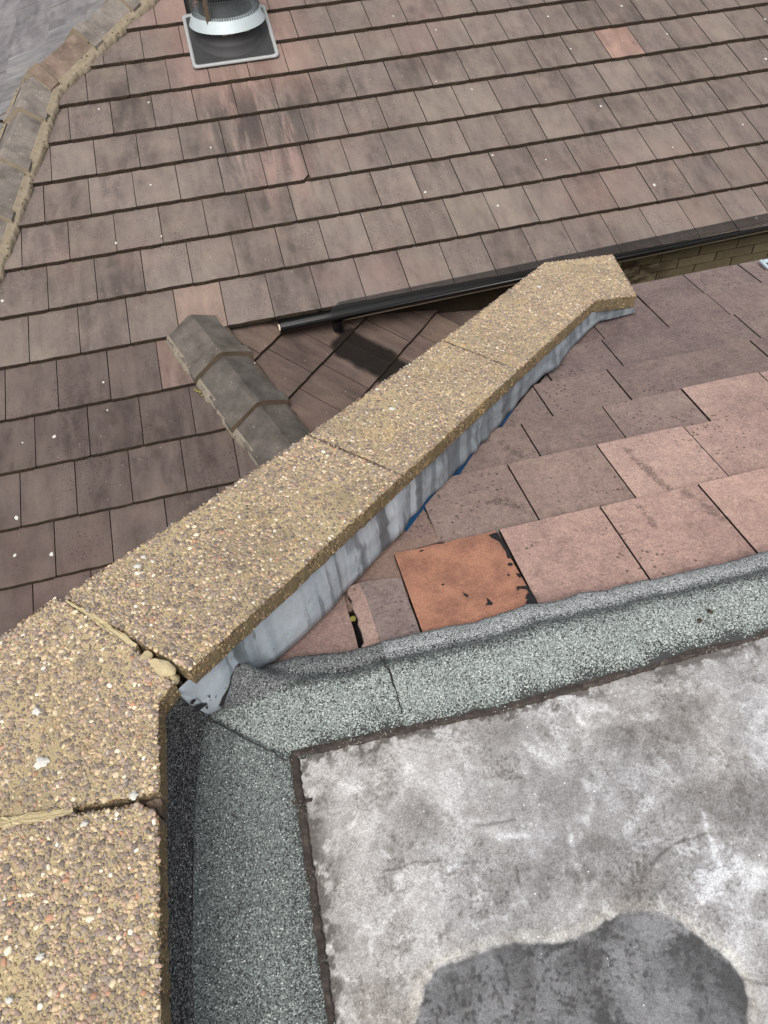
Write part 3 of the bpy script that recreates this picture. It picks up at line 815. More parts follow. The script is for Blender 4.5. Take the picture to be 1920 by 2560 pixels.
i1, i2 = rrect(-0.309, 0.304, -0.310, 0.274, 0.025, 0.016), rrect(-0.309, 0.304, -0.310, 0.274, 0.025, 0.010)
n = len(o1)
part('edge_strip', o1 + o2 + i1 + i2, [(r_ * n + j, r_ * n + (j + 1) % n, (r_ + 1) * n + (j + 1) % n, (r_ + 1) * n + j) for r_ in range(3) for j in range(n)], [M_SILVER], vent, True)
i0 = rrect(-0.310, 0.305, -0.311, 0.275, 0.025, 0.011)
part('flashing_plate', i0, [tuple(range(n))], [M_RUBBER], vent)
def lathe(name, prof, mat, parent, nseg=48, vertical=True, c0=None, smooth=True):
    c0 = np.array([VENT[0], VENT[1] + 0.02, 0]) if c0 is None else c0
    V = []
    for r_, z_ in prof:
        for j in range(nseg):
            a = j * 2 * math.pi / nseg; V.append((c0[0] + r_ * math.cos(a), c0[1] + r_ * math.sin(a), z_))
    Fc = [(r_ * nseg + j, r_ * nseg + (j + 1) % nseg, (r_ + 1) * nseg + (j + 1) % nseg, (r_ + 1) * nseg + j) for r_ in range(len(prof) - 1) for j in range(nseg)]
    return part(name, V, Fc, [mat], parent, smooth)
# rubber boot: foot follows the slope, top is level
V = []; ns = 48
for hh, rr_ in ((0.0, 0.288), (0.10, 0.278), (0.30, 0.262), (0.42, 0.262), (0.46, 0.250), (0.62, 0.246), (0.68, 0.240), (1.0, 0.236)):
    for j in range(ns):
        a = j * 2 * math.pi / ns
        x, y = rr_ * math.cos(a), rr_ * math.sin(a)
        zb = vz + KP * (y + 0.02) + 0.012; zt = vz + 0.105
        zt = max(zt, zb + 0.01)
        V.append((VENT[0] + x, VENT[1] + 0.02 + y, zb + (zt - zb) * hh))
part('rubber_boot', V, [(r_ * ns + j, r_ * ns + (j + 1) % ns, (r_ + 1) * ns + (j + 1) % ns, (r_ + 1) * ns + j) for r_ in range(7) for j in range(ns)], [M_RUBBER], vent, True)
# ragged white sealant bead
V = []
srs = np.random.default_rng(6)
for j in range(96):
    a = j * 2 * math.pi / 96; t = 0.006 + 0.012 * srs.random()
    for rr_, z_ in ((0.239, vz + 0.098 - 1.6 * t), (0.246, vz + 0.102 - t * .5), (0.238, vz + 0.112)):
        V.append((VENT[0] + rr_ * math.cos(a), VENT[1] + 0.02 + rr_ * math.sin(a), z_))
part('sealant', V, [(j * 3 + k, ((j + 1) % 96) * 3 + k, ((j + 1) % 96) * 3 + k + 1, j * 3 + k + 1) for j in range(96) for k in range(2)], [M_WHITE], vent, True)
lathe('collar', [(0.225, vz + 0.108), (0.292, vz + 0.096), (0.294, vz + 0.098), (0.262, vz + 0.170), (0.258, vz + 0.172), (0.205, vz + 0.175), (0.0, vz + 0.175)], M_GALV, vent, 64, True, None, False)
lathe('inner_pipe', [(0.205, vz + 0.175), (0.205, vz + 0.19), (0.19, vz + 0.25), (0.17, vz + 0.33)], M_WIRE, vent)
lathe('cap', [(0.0, vz + 0.300), (0.250, vz + 0.295), (0.252, vz + 0.36), (0.27, vz + 0.43), (0.0, vz + 0.49)], M_DARK, vent)
# wire cage, real wires
V, Fc = [], []
def wire(p, q, w):
    p, q = np.array(p), np.array(q); d = q - p; d /= np.linalg.norm(d)
    s_ = np.cross(d, [0, 0, 1.0]); s_ = s_ / (np.linalg.norm(s_) + 1e-9); t_ = np.cross(d, s_); b0 = len(V)
    for c in (p, q):
        for a in range(3): V.append(c + w * (s_ * math.cos(a * 2.094) + t_ * math.sin(a * 2.094)))
    for a in range(3): Fc.append((b0 + a, b0 + (a + 1) % 3, b0 + 3 + (a + 1) % 3, b0 + 3 + a))
nc, nr, rc = 84, 8, 0.258
for r_ in range(nr):
    for j in range(nc):
        a0, a1, am = j * 2 * math.pi / nc, (j + 1) * 2 * math.pi / nc, (j + .5) * 2 * math.pi / nc
        zb, zt = vz + 0.155 + r_ * 0.025, vz + 0.155 + (r_ + 1) * 0.025
        P_ = lambda a, z_: (VENT[0] + rc * math.cos(a), VENT[1] + .02 + rc * math.sin(a), z_)
        if r_ % 2 == 0: wire(P_(a0, zb), P_(am, zt), .0016); wire(P_(a1, zb), P_(am, zt), .0022)
        else: wire(P_(am, zb), P_(a0, zt), .0016); wire(P_(am, zb), P_(a1, zt), .0016)
part('wire_cage', V, Fc, [M_WIRE], vent, False, True)
bm = bmesh.new(); box_bm(bm, (VENT[0] - 0.165, VENT[1] - 0.195, vz + 0.14), AX, (0.035, 0.006, 0.26))
bm_part('strap', bm, [M_RUST], vent)

# ------------------------------------------------------------------ house wall below the gutter
house = empty('house_wall', (2.6, 4.14, -6.5), 'buff brick house wall in shade below the black gutter', 'wall')
bm = bmesh.new(); box_bm(bm, (-0.3, 4.135, -6.5), AX, (7.6, 0.25, 3.45)); bm_part('wall_body', bm, [M_SHADE_WALL], house)
BL, BH = 0.30, 0.066
bmv = []
for s_ in range(3):
    b_ = bmesh.new(); 
    box_bm(b_, (0, 0, 0), AX, (BL - 0.010 * 1, 0.03, BH))
    for v in b_.verts: v.co += Vector([random.uniform(-.0016, .0016) for _ in range(3)])
    me = bpy.data.meshes.new('brick'); b_.to_mesh(me); b_.free(); me.materials.append(M_BRICK); bmv.append(me)
for r_ in range(9):
    for k in range(7 if r_ < 8 else 7):
        x = 2.05 + k * BL + (0.15 if r_ % 2 else 0)
        link('brick', bmv[(r_ * 3 + k) % 3], house, Matrix.Translation((x, 4.120 + random.uniform(0, .003), -3.10 - r_ * (BH + 0.010))))
# fascia board below the gutter
gutL, gutR = np.array([0.165, 3.862, -2.878]), np.array([5.2, 4.00, -2.848])
gd = (gutR - gutL) / np.linalg.norm(gutR - gutL); gb = np.array([-gd[1], gd[0], 0]); gb /= np.linalg.norm(gb)
bm = bmesh.new(); box_bm(bm, gutL + gd * 0.42 + gb * 0.105 + up3 * -0.112, [gd, gb, up3], (4.6, 0.022, 0.117)); bm_part('fascia_board', bm, [M_CREAM], house)
bm = bmesh.new(); box_bm(bm, gutL + gd * 0.42 + gb * 0.128 + up3 * -0.115, [gd, gb, up3], (4.6, 0.02, 0.008)); bm_part('soffit', bm, [M_DARK], house)
bm = bmesh.new(); box_bm(bm, (-0.3, 4.05, -3.03), AX, (0.9, 0.10, 0.14)); bm_part('eaves_filler', bm, [M_SHADE_WALL], house)

# ------------------------------------------------------------------ gutter
gutter = empty('roof_gutter', gutL, 'black plastic gutter with mesh leaf guard along the eaves of the brown tiled roof', 'gutter')
def sweep(name, prof, mat, x0, x1, close=False, smooth=True, nst=2, sag=0):
    """prof: list of (back, up); swept along the gutter"""
    V = []
    for i in range(nst):
        s_ = x0 + (x1 - x0) * i / (nst - 1)
        for b_, z_ in prof: V.append(gutL + gd * s_ + gb * b_ + up3 * z_)
    m = len(prof)
    Fc = [(i * m + j, i * m + j + 1, (i + 1) * m + j + 1, (i + 1) * m + j) for i in range(nst - 1) for j in range(m - 1)]
    if close: Fc += [(i * m + m - 1, i * m, (i + 1) * m, (i + 1) * m + m - 1) for i in range(nst - 1)] + [tuple(range(m))[::-1], tuple((nst - 1) * m + j for j in range(m))]
    return part(name, V, Fc, [mat], gutter, smooth)
ang = [math.radians(a) for a in range(0, 181, 15)]
outer = [(0.052 - 0.052 * math.cos(a), -0.052 * math.sin(a)) for a in ang]
inner = [(0.052 - 0.048 * math.cos(a), -0.048 * math.sin(a)) for a in ang][::-1]
sweep('gutter_channel', outer + inner, M_BLACK, 0.0, 5.0, True, False)
sweep('gutter_lip', [(-0.004, -0.012), (-0.006, 0.0), (-0.002, 0.009), (0.008, 0.009), (0.010, 0.0), (0.008, -0.010)], M_BLACK, 0.0, 5.0, True, True)
# end cap with a worn pale edge, outlet, brackets
V = [gutL - gd * 0.004 + gb * b_ + up3 * z_ for b_, z_ in outer] ; V2 = [v + gd * 0.006 for v in V]; m = len(V)
part('end_cap', V + V2, [tuple(range(m))[::-1], tuple(range(m, 2 * m))] + [(j, (j + 1) % m, (j + 1) % m + m, j + m) for j in range(m)], [M_BLACK], gutter)
bm = bmesh.new(); box_bm(bm, gutL - gd * 0.008 + gb * -0.004 + up3 * -0.004, [gd, gb, up3], (0.010, 0.055, 0.007)); bm_part('worn_edge', bm, [M_CREAM], gutter)
bm = bmesh.new()
bmesh.ops.create_cone(bm, cap_ends=True, segments=20, radius1=0.034, radius2=0.038, depth=0.075, matrix=Matrix.Translation(Vector(gutL + gd * 0.375 + gb * 0.048 + up3 * -0.088)))
bm_part('outlet', bm, [M_BLACK], gutter)
# mesh guard: a sheet of real wires from the lip up under the tiles
V, Fc = [], []
n_s = 560
g0, g1 = 0.30, 4.6
def gp(s_, t_): return gutL + gd * s_ + gb * (0.006 + 0.100 * t_) + up3 * (0.006 + 0.030 * t_ + 0.010 * math.sin(t_ * 3.14))
k = int((g1 - g0) / 0.0095)
for i in range(k):
    s_ = g0 + i * 0.0095; cut = max(0.0, 1 - (s_ - g0) / 0.10)
    for a, b in ((0.0, 0.5), (0.5, 1.0)):
        if a < 1 - cut: wire(gp(s_, a), gp(s_, min(b, 1 - cut + 1e-3)), .0016)
for j in range(11):
    t_ = j / 10
    wire(gp(g0 + t_ * 0.10, t_), gp(g1, t_), .0016)
part('leaf_guard', V, Fc, [M_MESH], gutter, False, True)

# ------------------------------------------------------------------ low roof beside the flat roof (falls away from us)
CTM = math.sqrt(1 + KM * KM)
low_roof = empty('lower_tiled_roof', (1.0, 1.6, CM - KM * 1.6), 'low pinkish brown tiled roof falling away from the grey flat roof, with one orange tile', 'roof')
# origin at (0,0,CM); e1 reversed so that upslope (towards us) and the normal stay right-handed
planeM = RoofPlane((0, 0, CM), (-1, 0, 0), (0, -1, KM), M_M, 6)
mt = [1.16, 1.448, 1.66, 1.89, 2.115, 2.335, 2.565]     # tail lines, distance down the slope
mp_ = [0.235, 0.075, 0.210, 0.065, 0.17, 0.26, 0.30, 0.16]
mcov = [0.297, 0.294, 0.290, 0.286, 0.282, 0.270, 0.268, 0.268]
# line of the raking wall in plan: keep tiles on its right
wall_M = (tuple(np.array([PB0[0], PB0[1], 0]) - HB * 0.020), tuple(-(HB * math.cos(0.026) - np.r_[DB[:2], 0] * math.sin(0.026))))
felt_M = None
mv_ = random.Random(21)
pinkrow = [(1.0, 0.90, 0.87), (0.80, 0.74, 0.72), (0.72, 0.67, 0.66), (0.68, 0.64, 0.64), (0.65, 0.62, 0.63), (0.68, 0.64, 0.65), (0.70, 0.67, 0.68)]
endC = onB((1535, 635))
for i, tl in enumerate(mt):
    prev = mt[i - 1] if i else 0.80
    gauge = tl - prev if i else 0.30
    for k in range(-6, 12):
        xl = mp_[i] + mcov[i] * k; xr = xl + mcov[i]
        if xl > 3.1: continue
        tint = list(pinkrow[i]); lab = None
        mid = (xl + xr) / 2
        if i == 0:
            if mid > 0.55: tint = [1.36, 1.15, 1.07]
            if abs(xl - 0.235) < 1e-6: continue           # the orange tile and its broken neighbour are built below
            if xr < 0.24: continue
        if i == 1:
            if mid > 1.0: tint = [1.26, 1.09, 1.03]
            elif mid < 0.40: tint = [0.80, 0.70, 0.67]
            elif mid > 0.66: tint = [0.90, 0.82, 0.78]
        if i == 2 and mid > 1.5: tint = [1.14, 1.0, 0.95]
        v = mv_.uniform(0.94, 1.05); tint = [v * t for t in tint]
        cl = [wall_M] if not (mid > 1.5 and tl > 2.4) else ([((0, 0, 0), (0, 0, -1))] if False else [])
        cl = [wall_M]
        put_tile(planeM, low_roof, -xr, -tl, mcov[i], gauge, cl, tuple(tint), mv_.uniform(0, 0.005), None, 'roof_tile', lab, mv_)
# tiles of the lowest rows that lie beyond the end of the raking wall
# orange replacement tile
def quad_tile(name, pts_top, thick, mat_list, parent, tint, label=None, jag=None, seed=1):
    r = random.Random(seed); n_ = len(pts_top)
    V = [np.array(p) for p in pts_top] + [np.array(p) - np.array([0, KM * 0.2, 1.0]) * thick for p in pts_top]
    Fc = [tuple(range(n_))] + [(j, j + n_, (j + 1) % n_ + n_, (j + 1) % n_) for j in range(n_)]
    o = part(name, V, Fc, mat_list, parent, False, False, [0] + [1] * n_)
    o.color = (*tint, 1)
    if label: o['label'] = label
    return o
def Mp(x, d, o=0.0): 
    return np.array([x, d / CTM, CM - KM * d / CTM + o])
def orange_material():
    m = Mat('orange_tile', 0.9, 0.2); p = m.pos()
    n = m.noise(p, 13, 5, 0.65); f = m.noise(p, 330, 3, 0.8)
    col = m.mix(m.step(n, 0.34, 0.66), (136, 98, 82), (166, 120, 98))
    sp = m.step(m.noise(p, 150, 4, 0.75), 0.50, 0.60)
    col = m.mix(m.math('MULTIPLY', sp, 0.40), col, (120, 86, 72))
    col = m.val(col, m.math('ADD', 0.45, m.math('ADD', m.math('MULTIPLY', f, 0.5), m.math('MULTIPLY', m.noise(p, 150, 4, 0.8), 0.6))))
    col = m.mix(m.math('MULTIPLY', m.step(m.noise(p, 3.6, 3), 0.45, 0.62), 0.35), col, (112, 84, 74))
    col = m.val(col, m.math('ADD', 0.78, m.math('MULTIPLY', m.grit(p, 460), 0.44)))
    m.color(col); m.bump(f, 0.002, 0.5); return m.m
M_ORANGE = orange_material()
ot = [Mp(0.238, 1.150, 0.004)]
for t in np.linspace(0, 1, 9): ot.append(Mp(0.238 + 0.286 * t, 1.157 + mv_.uniform(-.003, .003), 0.004))
ot += [Mp(0.526, 0.80, -0.002), Mp(0.236, 0.80, -0.002)]
orange = quad_tile('roof_tile', ot[::-1], 0.020, [M_ORANGE, M_EDGE], low_roof, (1, 1, 1), 'bright orange tile with black tar splashes along its right edge')
# tar splashes on it
def blob(pts, h, mat, parent, name):
    c = np.mean(pts, 0); V = list(pts) + [p + np.array([0, KM, 1]) * h for p in (np.array(pts) * 0.9 + c * 0.1)]
    n_ = len(pts); Fc = [(j, (j + 1) % n_, (j + 1) % n_ + n_, j + n_) for j in range(n_)] + [tuple(range(n_, 2 * n_))]
    return part(name, V, Fc, [mat], parent)
tz = 0.0048
def pxM(L): return [onM((840 + x * 560 / 1659, 1280 + y * 560 / 1659), tz) for x, y in L]
for L in ([(1130, 170), (1160, 158), (1192, 150), (1225, 200), (1250, 232), (1282, 290), (1302, 340), (1272, 346), (1262, 300), (1235, 260), (1212, 222), (1180, 205), (1150, 190)],
          [(1505, 690), (1412, 695), (1408, 672), (1425, 650), (1405, 640), (1412, 610), (1430, 600), (1412, 570), (1335, 562), (1340, 552), (1412, 546), (1440, 575), (1470, 620)],
          [(1115, 635), (1138, 650), (1166, 680), (1150, 692), (1125, 688), (1105, 695), (1122, 672)],
          [(935, 592), (950, 604), (975, 612), (984, 630), (968, 632), (950, 615)],
          [(1270, 385), (1290, 375), (1310, 385), (1305, 398), (1280, 399)],
          [(1330, 455), (1355, 455), (1370, 470), (1372, 487), (1352, 480)],
          [(1268, 462), (1282, 460), (1288, 470), (1275, 475)], [(1338, 570), (1350, 568), (1358, 577), (1342, 580)],
          [(780, 535), (795, 532), (802, 540), (790, 545)], [(760, 230), (805, 222), (800, 232), (770, 236)], [(615, 290), (640, 280), (650, 286), (630, 296)]):
    blob(pxM(L), 0.0012, M_TAR, orange, 'tar_splash')
# broken tile left of it, and the wedge of tile against the wall
def r5p(x, y, o): return onM((700 + x * 960 / 1659, 1150 + y * 960 / 1659), o)
brk = [(285, 548), (340, 530), (430, 515), (522, 507), (545, 580), (580, 670), (610, 756), (560, 790), (430, 830), (352, 850), (352, 805), (362, 790), (350, 740), (336, 712), (338, 690), (312, 640), (308, 605), (292, 585)]
quad_tile('roof_tile', [r5p(x, y, -0.001) for x, y in brk][::-1], 0.020, [M_M, M_EDGE], low_roof, (0.84, 0.82, 0.82), 'dark grey broken tile with a jagged left edge')
strip = [(290, 550), (340, 532), (372, 590), (400, 680), (432, 780), (420, 826), (356, 846), (357, 806), (366, 790), (354, 740), (340, 712), (342, 690), (316, 640), (312, 605), (296, 585)]
quad_tile('tile_face', [r5p(x, y, 0.0004) for x, y in strip][::-1], 0.003, [M_M, M_M], low_roof, (1.22, 1.06, 1.0), 'paler pink strip on the broken tile')
wed = [(-110, 800), (30, 690), (160, 612), (275, 575), (292, 650), (318, 730), (345, 840), (350, 905), (-60, 960)]
quad_tile('roof_tile', [r5p(x, y, -0.010) for x, y in wed][::-1], 0.020, [M_M, M_EDGE], low_roof, (1.02, 0.88, 0.84), 'reddish tile wedge against the lead flashing')
mid_ = [(40, 800), (230, 560), (380, 420), (520, 280), (610, 180), (660, 226), (705, 350), (500, 408), (540, 520), (560, 620), (330, 640)]
quad_tile('roof_tile', [r5p(x, y, -0.021) for x, y in mid_][::-1], 0.015, [M_M, M_EDGE], low_roof, (0.86, 0.74, 0.68), 'shaded reddish tile below the broken one')
# moss lump in the crack
bm = bmesh.new(); bmesh.ops.create_icosphere(bm, subdivisions=2, radius=0.008, matrix=Matrix.Translation(Vector(r5p(315, 685, -0.012))))
for v in bm.verts: v.co += Vector([random.uniform(-.0015, .0015) for _ in range(3)])
bm_part('moss', bm, [M_MOSS], low_roof, True)
# underlay and body
wl = np.array([PB0[0], PB0[1]]) + HB[:2] * 0.0
def zMf(x, y, o=-0.05): return (x, y, CM - KM * y + o)
a0_, a1_ = wl, wl + DB[:2] / np.linalg.norm(DB[:2]) * 2.45
sheet('roof_underlay', [zMf(a0_[0], a0_[1]), zMf(4.2, a0_[1]), zMf(4.2, 2.45), zMf(a1_[0], 2.45)], M_DARK, low_roof)
bm = bmesh.new()
pl = [(a0_[0] + .1, a0_[1] + .1), (4.2, a0_[1] + .1), (4.2, 2.40), (a1_[0] + .05, 2.40)]
vt = [bm.verts.new((x, y, CM - KM * y - 0.08)) for x, y in pl]; vb = [bm.verts.new((x, y, -6.5)) for x, y in pl]
bm.faces.new(vt); 
for j in range(4): bm.faces.new((vt[j], vb[j], vb[(j + 1) % 4], vt[(j + 1) % 4]))
bm_part('roof_body', bm, [M_RENDER], low_roof)
# blue underlay showing between flashing and tiles
def wallpt(a, perp, z=None):
    d2 = DB[:2] / np.linalg.norm(DB[:2])
    p = np.array([PB0[0], PB0[1]]) + d2 * a + HB[:2] * perp
    return np.array([p[0], p[1], (CM - KM * p[1]) if z is None else z])
V = []
for a in np.linspace(0.76, 1.50, 40):
    pr = -0.004 + 0.018 * a
    V += [wallpt(a, pr - 0.045) + up3 * 0.03, wallpt(a, pr - 0.014) + up3 * 0.0, wallpt(a, pr + 0.008) + up3 * -0.032]
part('blue_membrane', V, grid_faces(40, 3), [M_BLUE], low_roof, True)

# ------------------------------------------------------------------ white plastic clip at the far eaves
cp_ = onM((1922, 652), 0.02)
bm = bmesh.new()
box_bm(bm, cp_ + np.array([-0.03, -0.012, 0]), AX, (0.42, 0.020, 0.005)); box_bm(bm, cp_ + np.array([-0.03, -0.045, -0.004]), AX, (0.42, 0.014, 0.005))
box_bm(bm, cp_ + np.array([-0.040, -0.047, -0.003]), AX, (0.012, 0.058, 0.008))
clip = bm_part('plastic_bracket', bm, [M_CLIP], None)
clip['label'] = 'white plastic bracket lying on the far end of the low tiled roof'; clip['category'] = 'bracket'

# ------------------------------------------------------------------ flat roof
flat = empty('flat_roof', (0.5, 0.2, ZF), 'flat roof with pale grey stained deck edged by green mineral felt', 'flat roof')
# deck: one fine grid, stains as a colour attribute
gx = np.r_[np.linspace(-0.30, -0.16, 12), np.arange(-0.155, 1.40, 0.0026), np.linspace(1.46, 3.4, 100)]
gy = np.r_[np.linspace(-3.0, -0.37, 80), np.arange(-0.36, 0.625, 0.0026)]
GX, GY = np.meshgrid(gx, gy, indexing='ij')
def D(L):  # pixels of the enlarged crop at (960,1920) -> deck coordinates
    return [tuple(onz((960 + x * 0.5787, 1920 + y * 0.5787), ZF)[:2]) for x, y in L]
def DF(L): return [tuple(onz(q, ZF)[:2]) for q in L]
n1 = fbm(GX, GY, 5.0, 1, 6, 0.6); n2 = fbm(GX, GY, 17, 20, 5, 0.6); n3 = fbm(GX + 0.3 * n1, GY + 0.3 * n2, 9, 40, 5, 0.6); n4 = fbm(GX, GY, 60, 60, 3, 0.6)
wx, wy = GX + 0.10 * (n1 - .5) + 0.03 * (n2 - .5), GY + 0.10 * (n3 - .5) + 0.03 * (n2 - .5)
fl1, fl2 = fbm(wx, wy, 11, 120, 5, 0.6), fbm(wx + 3, wy - 2, 19, 140, 5, 0.62)
rg = 1 - np.abs(2 * fbm(wx * 1.0, wy * 1.6, 6.5, 160, 4, 0.5) - 1); rg2 = 1 - np.abs(2 * fbm(wx + 1.7, wy + .6, 10, 180, 4, 0.5) - 1)
rnd_ = np.random.default_rng(5).random(GX.shape)
tone = 0.50 + 0.18 * (n1 - 0.5) + 0.20 * (n3 - 0.5) + 0.30 * (n4 - .5) + 0.16 * (rnd_ - .5)
fl3 = fbm(wx * 1.0 + wy * .5, wy * 2.2 - wx * .4, 16, 200, 5, 0.65); g5 = vnoise(GX, GY, 150, 210) * .6 + vnoise(GX, GY, 260, 211) * .4
tone = tone + 0.08 * sstep(0.535, 0.552, fl1) - 0.09 * sstep(0.56, 0.59, fl2) + 0.06 * sstep(0.57, 0.585, fl3) - 0.06 * sstep(0.56, 0.60, 1 - fl3) + 0.21 * sstep(0.945, 0.99, rg) * sstep(.4, .6, n3) + 0.16 * sstep(0.95, 0.995, rg2) * sstep(.35, .6, n1)
warm = fbm(GX, GY, 4, 80, 4)
grit = sstep(0.48, 0.66, n3) * 0.9
def spot_add(L, r_, amt, wob=0.5, g_=0.0):
    global tone, grit
    M_ = np.zeros(GX.shape)
    for (x, y) in L:
        d = np.hypot(GX - x, GY - y) / r_ + wob * (n2 - 0.5) * 2 + 0.5 * (n4 - .5)
        M_ = np.maximum(M_, 1 - sstep(0.2, 1.35, d + 2.2 * (fl2 - .5)))
    tone = tone + amt * (0.85 if amt < 0 else 0.7) * M_; grit = grit + g_ * M_
# lighter and darker areas read off the photograph
spot_add(DF([(900, 2220), (1010, 2200), (1090, 2230), (860, 2440), (1830, 2420), (1885, 2330), (900, 2100), (790, 1960), (1000, 1830), (1400, 1730), (1120, 1900)]), 0.085, 0.16)
spot_add(DF([(1580, 2210), (1630, 2180), (1520, 2160)]), 0.075, -0.26, 0.5, 0.7)
spot_add(DF([(1780, 2010), (1850, 2030), (1900, 2040), (1720, 1980)]), 0.08, -0.28, 0.6, 0.8)
spot_add(DF([(1720, 1760), (1690, 1790), (1580, 1830)]), 0.05, -0.26, 0.8, 0.7)
spot_add(DF([(1220, 1800), (1250, 1830), (1420, 1990), (1390, 2200), (1290, 2150), (1050, 2050), (1240, 2230)]), 0.045, -0.20, 0.8, 0.6)
sd0 = line_dist(GX, GY, [(-0.15, -2.6), (-0.126, 0), (-0.117, .3), (-0.108, .594), (.35, .584), (.8, .596), (1.3, .608), (3.4, .636)])
tone = tone - 0.9 * sstep(0.50, 0.62, n4 * .5 + n2 * .5 + 0.10 * np.exp(-(sd0 / 0.02) ** 2)) * np.exp(-(sd0 / 0.035) ** 2)
spot_add(DF([(960, 2510), (985, 2545), (910, 2480)]), 0.03, -0.16, 0.9, 1.0)
spot_add(DF([(980, 2360), (990, 2330)]), 0.022, -0.16, 0.9, 0.8)
spot_add(D([(1540, 570), (1600, 560)]), 0.075, 0.20, 0.2)
def ridge(L, w, amt, soft=2.2):
    global tone
    d = line_dist(GX + (n2 - .5) * 0.012, GY + (n3 - .5) * 0.012, L)
    tone = tone + 1.35 * amt * np.exp(-(d / w) ** 2) * (0.55 + 0.9 * (n4 - 0.1))
for L, w, a in (([(860, 55), (885, 110), (900, 160), (880, 235)], 0.007, 0.22), ([(800, 260), (810, 330), (830, 420), (860, 480), (870, 555), (850, 590)], 0.006, 0.24),
                ([(1378, 190), (1385, 240), (1410, 300), (1440, 380), (1455, 440)], 0.0045, 0.34), ([(1390, 545), (1410, 500), (1450, 455), (1510, 425), (1570, 425), (1625, 455), (1650, 500)], 0.012, 0.26),
                ([(1330, 500), (1350, 545), (1375, 575)], 0.004, 0.24), ([(380, 455), (420, 480), (435, 515), (400, 560)], 0.007, 0.18), ([(1050, 280), (1090, 200), (1150, 140)], 0.010, 0.18),
                ([(510, 295), (560, 290), (620, 295)], 0.006, 0.26), ([(60, 470), (120, 465), (240, 490)], 0.008, 0.18), ([(560, 500), (590, 560), (610, 580)], 0.005, 0.2), ([(930, 440), (950, 380), (920, 470), (890, 540)], 0.006, 0.14),
                ([(1515, 385), (1530, 420)], 0.006, 0.3), ([(600, 60), (580, 130), (610, 180)], 0.008, -0.12)):
    ridge(D(L), w, a)
for L, w, a in (([(1310, 1860), (1380, 1905), (1420, 1890), (1390, 1830)], 0.008, 0.2), ([(1120, 2010), (1150, 2060), (1190, 2050)], 0.008, 0.16), ([(1000, 1990), (1010, 1930), (1060, 1900)], 0.009, 0.15),
                ([(1500, 1760), (1560, 1800), (1640, 1790)], 0.010, 0.14), ([(760, 1990), (840, 1960), (900, 1975)], 0.012, 0.16)):
    ridge(DF(L), w, a)
for L in ([(1180, 400), (1215, 365), (1260, 330), (1310, 310), (1390, 280)], [(0, 445), (90, 420), (140, 405), (250, 400)], [(400, 250), (480, 235), (565, 222)], [(1500, 880), (1560, 920), (1659, 940)], [(570, 420), (590, 500)]):
    d = line_dist(GX + (n4 - .5) * 0.012, GY + (n2 - .5) * 0.014, D(L)); tone = tone - 0.42 * np.exp(-(d / 0.0022) ** 2)
# damp patch with a pale tide mark
wet_poly = D([(120, 1250), (140, 1106), (170, 950), (230, 870), (330, 835), (440, 795), (520, 765), (620, 750), (740, 750), (820, 740), (900, 705), (950, 670), (1010, 635), (1080, 618), (1200, 632), (1290, 665), (1340, 720), (1400, 760), (1460, 800), (1510, 860), (1545, 920), (1565, 1000), (1575, 1106), (1560, 1300), (1400, 1500), (500, 1500)])
wd = line_dist(GX, GY, wet_poly + [wet_poly[0]])
ins = in_poly(GX, GY, wet_poly)
sd_ = np.where(ins, -wd, wd) + (n2 - 0.5) * 0.014 + (n4 - 0.5) * 0.006
damp = 1 - sstep(-0.003, 0.003, sd_)
rim = np.exp(-((sd_ - 0.010) / 0.009) ** 2)
tone = tone + 0.12 * rim
tone = tone - 0.30 * sstep(0.60, 0.70, g5) * sstep(0.50, 0.64, fl2 * .6 + n3 * .4)
t_ = np.clip(tone, 0.0, 1.0)[..., None]
def L3(c): return np.array(lin(c)[:3])
dry = np.where(t_ < 0.5, L3((94, 91, 88)) * (1 - t_ * 2) + L3((146, 144, 142)) * t_ * 2, L3((146, 144, 142)) * (2 - t_ * 2) + L3((198, 198, 198)) * (t_ * 2 - 1))
dry = dry * (1 + (warm[..., None] - 0.5) * np.array([0.10, 0.03, -0.08])) * (1 - rim[..., None] * np.array([0.0, 0.02, 0.07]))
wt = np.clip(0.5 + 2.2 * (n3 - 0.5) + 1.2 * (n1 - 0.5) + 1.0 * (n2 - .5), 0, 1)[..., None]
wt = np.clip(wt - 0.6 * (sstep(.58, .68, g5) * sstep(.44, .58, fl1))[..., None] - 0.3 * sstep(.52, .56, fl2)[..., None] + 0.16 * sstep(.93, .98, rg)[..., None], 0, 1)
wetc = L3((66, 66, 67)) * (1 - wt) + L3((122, 123, 125)) * wt
stain = dry * (1 - damp[..., None]) + wetc * damp[..., None]
nv_ = stain.shape[0] * stain.shape[1]
Z = ZF + 0.0016 * (n1 - 0.5) + 0.0004 * (n2 - .5) + 0.0012 * sstep(0.90, 0.99, rg) * sstep(.4, .6, n3) + 0.0007 * sstep(.53, .56, fl1)
me = bpy.data.meshes.new('deck')
nx, ny = len(gx), len(gy)
co = np.stack([GX, GY, Z], -1).reshape(-1, 3).astype(np.float32)
me.vertices.add(nv_); me.vertices.foreach_set('co', co.ravel())
ii, jj = np.meshgrid(np.arange(nx - 1), np.arange(ny - 1), indexing='ij'); a_ = (ii * ny + jj).ravel()
fc = np.stack([a_, a_ + ny, a_ + ny + 1, a_ + 1], -1).astype(np.int32)
me.loops.add(fc.size); me.loops.foreach_set('vertex_index', fc.ravel())
me.polygons.add(len(fc)); me.polygons.foreach_set('loop_start', np.arange(0, fc.size, 4, dtype=np.int32))
me.polygons.foreach_set('use_smooth', np.ones(len(fc), bool))
me.update(calc_edges=True); me.validate()
ca = me.color_attributes.new('stain', 'FLOAT_COLOR', 'POINT'); ca.data.foreach_set('color', np.concatenate([stain.reshape(-1, 3), np.ones((nv_, 1))], 1).astype(np.float32).ravel())
